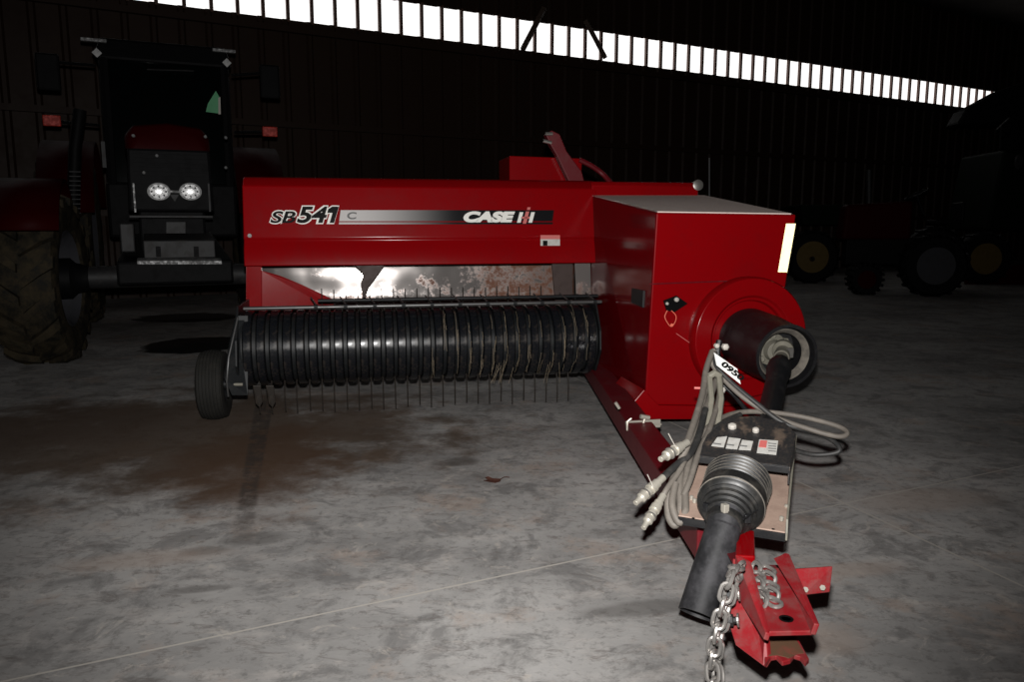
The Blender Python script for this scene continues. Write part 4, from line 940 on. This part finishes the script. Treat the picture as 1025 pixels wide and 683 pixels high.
# cab
cy = 2.1
def cz_(py): return GP(172, py, cy).z
cl_, cr_ = GP(94, 60, cy).x, GP(232, 60, cy).x
rz0, rz1 = cz_(64), cz_(42)
bm = BM(); hexa(bm, [(cl_, cy, rz0), (cr_, cy, rz0), (cr_, cy+1.6, rz0), (cl_, cy+1.6, rz0), (cl_+.05, cy+.05, rz1), (cr_-.05, cy+.05, rz1), (cr_-.05, cy+1.55, rz1), (cl_+.05, cy+1.55, rz1)]); roof = obj('cab_roof', bm, M['t_black'], tr_, bevel=.03)
for x_, y_ in ((cl_+.08, cy+.05), (cr_-.08, cy+.05), (cl_+.05, cy+1.5), (cr_-.05, cy+1.5)):
    bm = BM(); tube(bm, [(x_, y_, 1.25), (x_, y_, rz0+.02)], .05, 8); obj('cab_pillar', bm, M['t_black'], tr_, smooth=True)
bm = BM(); hexa(bm, [(cl_+.02, cy, .95), (cr_-.02, cy, .95), (cr_-.02, cy+1.55, .95), (cl_+.02, cy+1.55, .95), (cl_+.02, cy, 1.5), (cr_-.02, cy, 1.5), (cr_-.02, cy+1.55, 1.5), (cl_+.02, cy+1.55, 1.5)]); obj('cab_body', bm, M['t_black'], tr_, bevel=.03)
patch('windshield', [(cl_+.1, cy+.03, 1.5), (cr_-.1, cy+.03, 1.5), (cr_-.1, cy+.03, rz0), (cl_+.1, cy+.03, rz0)], M['glass'], tr_, th=.008)
patch('windshield_reflection', [GP(206, 112, cy-.02), GP(221, 114, cy-.02), GP(220, 98, cy-.02), GP(216, 91, cy-.02), GP(208, 104, cy-.02)], M['green_reflection'], tr_, th=.006)  # flat green patch painted as the windshield's green reflection
patch('reflection_edge', [GP(218.5, 114.5, cy-.03), GP(221, 114.5, cy-.03), GP(220.5, 97, cy-.03), GP(218.5, 98, cy-.03)], M['knob'], tr_, th=.006)  # pale edge of the painted reflection
bm = BM(); tube(bm, [GP(147, 69.5, cy-.03), GP(194, 71, cy-.03)], .008, 6); obj('wiper', bm, M['t_grey'], tr_)
for px_, py_ in ((97, 53), (227, 63)):
    c_ = GP(px_, py_, cy-.1); bm = BM(); lathe(bm, [(.03, .05), (.046, .0), (.044, -.012), (.02, -.014)], c_, (0, 1, 0), 4); wl_ = obj('work_light', bm, M['t_lamp'], tr_, smooth=True)
    bm = BM(); box(bm, c_ + Vector((-.02, 0, .115)), (.22, .05, .03)); obj('lamp_bracket_highlight', bm, M['t_steel'], tr_, bevel=.004)  # bright speckled bar painting the highlight strip above the lamp
for px_, py_, sx_ in ((52, 121, -1), (270, 132, 1)):
    c_ = GP(px_, py_, cy-.1); bm = BM(); box(bm, c_, (.15, .05, .10)); mk = obj('marker_lamp', bm, M['amber'], tr_, bevel=.008)
    bm = BM(); tube(bm, [c_ + Vector((0, .03, 0)), Vector((cl_ if sx_ < 0 else cr_, cy+.1, c_.z))], .015, 8); obj('lamp_arm', bm, M['t_black'], mk)
for px_, py_, sx_ in ((48, 72, -1), (270, 82, 1)):
    c_ = GP(px_, py_, cy-.1); bm = BM(); box(bm, c_, (.20, .05, .34)); mk = obj('mirror', bm, M['t_black'], tr_, bevel=.02)
    bm = BM(); tube(bm, [c_ + Vector((0, .03, .1)), Vector((cl_ if sx_ < 0 else cr_, cy+.1, rz0-.05))], .014, 8); obj('mirror_arm', bm, M['t_black'], mk)
# exhaust stack and step on the camera-left side
bm = BM(); tube(bm, [GP(73, 222, 1.6), GP(75, 150, 1.6), GP(80, 110, 1.6)], .055, 12); ex_ = obj('exhaust_stack', bm, M['t_black'], tr_, smooth=True)
for i in range(10):
    bm = BM(); box(bm, GP(75, 172 + i*4.6, 1.52), (.09, .01, .008)); obj('shield_slot', bm, M['t_grey'], ex_)
bm = BM(); box(bm, GP(104, 155, 1.0), (.03, .05, .22)); obj('hood_hinge', bm, M['t_grey'], tr_)
bm = BM(); box(bm, GP(128, 238, .1), (.10, .2, .22)); obj('front_step', bm, M['t_grey'], tr_, bevel=.01)
for px_, py_ in ((157, 156), (144, 173), (226, 168), (226, 138), (133.5, 136), (205.5, 137)):
    bm = BM(); lathe(bm, [(.014, 0), (.01, .012)], GP(px_, py_, -.01 if px_ < 200 or px_ == 205.5 else .4), (0, -1, 0), 8); obj('fastener', bm, M['t_steel'], tr_)

# ================================================================== machines at the far right
# old red tractor seen from the side
Y2 = 12.0
old = empty('vintage_tractor', (at(880, 250, Y2).x, Y2, 0), R(-8), 'small old red tractor side-on in the dark beyond the baler', 'tractor')
H = Frame((old.location.x, Y2), R(-8))
def HP(px, py, ly=0): return H.P(px, py, ly)
def side_wheel(px, py, rpx, par, rimmat, nm, ly=0.0, F_=None, depth=.3):
    Fr = F_ or H; c_ = Fr.P(px, py, ly); r_ = (Fr.P(px+rpx, py, ly).x - c_.x); c_.z = max(c_.z, r_)
    c_.z = r_
    bm = BM(); lathe(bm, [(r_*.6, -depth*.5), (r_*.9, -depth*.5), (r_, -depth*.3), (r_, depth*.3), (r_*.9, depth*.5), (r_*.6, depth*.5)], c_, (0, 1, 0), 36, False, False)
    for k_ in range(18):
        t = 2*math.pi*k_/18; box(bm, c_ + Vector((math.cos(t)*r_*1.0, 0, math.sin(t)*r_*1.0)), (.05, depth*.9, .04), Matrix.Rotation(-t, 3, 'Y'))
    t_ = obj(nm, bm, M['t_black'], par, smooth=True)
    bm = BM(); lathe(bm, [(r_*.61, -depth*.4), (r_*.5, -depth*.1), (r_*.15, -depth*.15), (.03, -depth*.2), (.03, depth*.2), (r_*.61, depth*.4)], c_, (0, 1, 0), 32); obj('wheel_rim', bm, M[rimmat], t_, smooth=True)
side_wheel(935, 248, 33, old, 'rim', 'rear_wheel'); side_wheel(935, 248, 33, old, 'rim', 'rear_wheel', 1.4)
side_wheel(866, 268, 16, old, 't_red', 'front_wheel', .2); side_wheel(866, 268, 16, old, 't_red', 'front_wheel', 1.2)
a, b = HP(845, 205, .5), HP(912, 240, .5)
bm = BM(); hexa(bm, [(a.x, .5, b.z), (b.x, .5, b.z), (b.x, .95, b.z), (a.x, .95, b.z), (a.x+.05, .55, a.z), (b.x, .5, a.z+.06), (b.x, .95, a.z+.06), (a.x+.05, .9, a.z)]); obj('hood', bm, M['t_red'], old, bevel=.05, seg=3)
bm = BM(); hexa(bm, [(a.x+.1, .6, .45), (b.x+.4, .55, .45), (b.x+.4, .9, .45), (a.x+.1, .85, .45), (a.x+.1, .6, b.z), (b.x+.4, .55, b.z+.05), (b.x+.4, .9, b.z+.05), (a.x+.1, .85, b.z)]); obj('chassis', bm, M['t_black'], old, bevel=.02)
bm = BM(); tube(bm, [HP(870, 208, .7), HP(870, 170, .7)], .035, 10); obj('exhaust_stack', bm, M['t_grey'], old, smooth=True)
bm = BM(); tube(bm, [HP(925, 215, .7), HP(918, 196, .7)], .02, 8); lathe(bm, [(.19, 0), (.19, .02), (.17, .02), (.17, 0)], HP(918, 195, .7), (-.5, 0, 1), 24); obj('steering_wheel', bm, M['t_black'], old)
bm = BM(); c_ = HP(945, 222, .7); box(bm, c_, (.4, .4, .06)); box(bm, c_ + Vector((.2, 0, .15)), (.05, .4, .3)); obj('seat', bm, M['t_black'], old, bevel=.02)
# forage wagon / combine with yellow wheels at the right edge
Y3 = 14.3
com = empty('combine_harvester', (at(1010, 250, Y3).x, Y3, 0), R(-5), 'dark combine harvester with yellow wheel at the right edge', 'combine')
Q = Frame((com.location.x, Y3), R(-5))
side_wheel(984, 243, 27, com, 'yellow', 'front_wheel', 0, Q, .35)
a, b = Q.P(1000, 150, .5), Q.P(1120, 230, .5)
bm = BM(); hexa(bm, [(a.x-.1, .5, b.z), (b.x, .5, b.z), (b.x, 2.2, b.z), (a.x-.1, 2.2, b.z), (a.x+.1, .5, a.z), (b.x, .5, a.z), (b.x, 2.2, a.z), (a.x+.1, 2.2, a.z)]); obj('body', bm, M['green'], com, bevel=.05)
bm = BM(); hexa(bm, [Q.P(965, 285, -.1), Q.P(1060, 285, -.1), Q.P(1060, 285, .5), Q.P(965, 285, .5), Q.P(968, 268, -.1), Q.P(1060, 262, -.1), Q.P(1060, 262, .5), Q.P(968, 268, .5)]); obj('lower_frame', bm, M['t_red'], com, bevel=.02)
bm = BM(); plate(bm, [Q.P(952, 126, -.3), Q.P(960, 112, -.3), Q.P(997, 92, -.3), Q.P(1030, 80, -.3), Q.P(1070, 80, -.3), Q.P(1070, 112, -.3), Q.P(1010, 124, -.3)], .5); obj('unloading_auger', bm, M['t_black'], com, bevel=.04)
bm = BM(); tube(bm, [Q.P(997, 130, -.6), Q.P(1010, 118, -.6)], .012, 6); obj('hydraulic_line', bm, M['t_steel'], com)
bm = BM(); hexa(bm, [Q.P(1000, 150, .3), Q.P(1060, 150, .3), Q.P(1060, 150, 1.5), Q.P(1000, 150, 1.5), Q.P(1003, 95, .3), Q.P(1060, 95, .3), Q.P(1060, 95, 1.5), Q.P(1003, 95, 1.5)]); obj('cab', bm, M['t_black'], com, bevel=.03)
bm = BM(); c_ = Q.P(1019, 162, -.1); lathe(bm, [(.05, 0), (.07, .02), (.06, .05)], c_, (0, -1, 0), 20)
for v_ in bm.verts: v_.co.z = c_.z + (v_.co.z-c_.z)*2.0
obj('side_lamp', bm, M['t_grey'], com, smooth=True)
# another machine's wheel further along, low grain drill
Y4 = 14.6
dr = empty('green_wagon', (at(815, 250, Y4).x, Y4, 0), R(-5), 'low dark green farm wagon on rubber wheels left of the old tractor', 'wagon')
V = Frame((dr.location.x, Y4), R(-5))
side_wheel(812, 250, 27, dr, 'yellow', 'wagon_wheel', 0, V, .25)
a, b = V.P(800, 205, .3), V.P(845, 225, .3)
bm = BM(); hexa(bm, [(a.x+.1, .3, b.z), (b.x-.1, .3, b.z), (b.x-.1, 1.6, b.z), (a.x+.1, 1.6, b.z), (a.x, .2, a.z), (b.x, .2, a.z), (b.x, 1.7, a.z), (a.x, 1.7, a.z)]); obj('wagon_box', bm, M['green'], dr, bevel=.02)
bm = BM(); tube(bm, [(V.P(812, 250, 0).x, -.1, .45), (V.P(812, 250, 0).x, 1.6, .45)], .05, 10); box(bm, (V.P(822, 250, 0).x, .8, .7), (.5, .2, .5)); obj('undercarriage', bm, M['t_black'], dr)
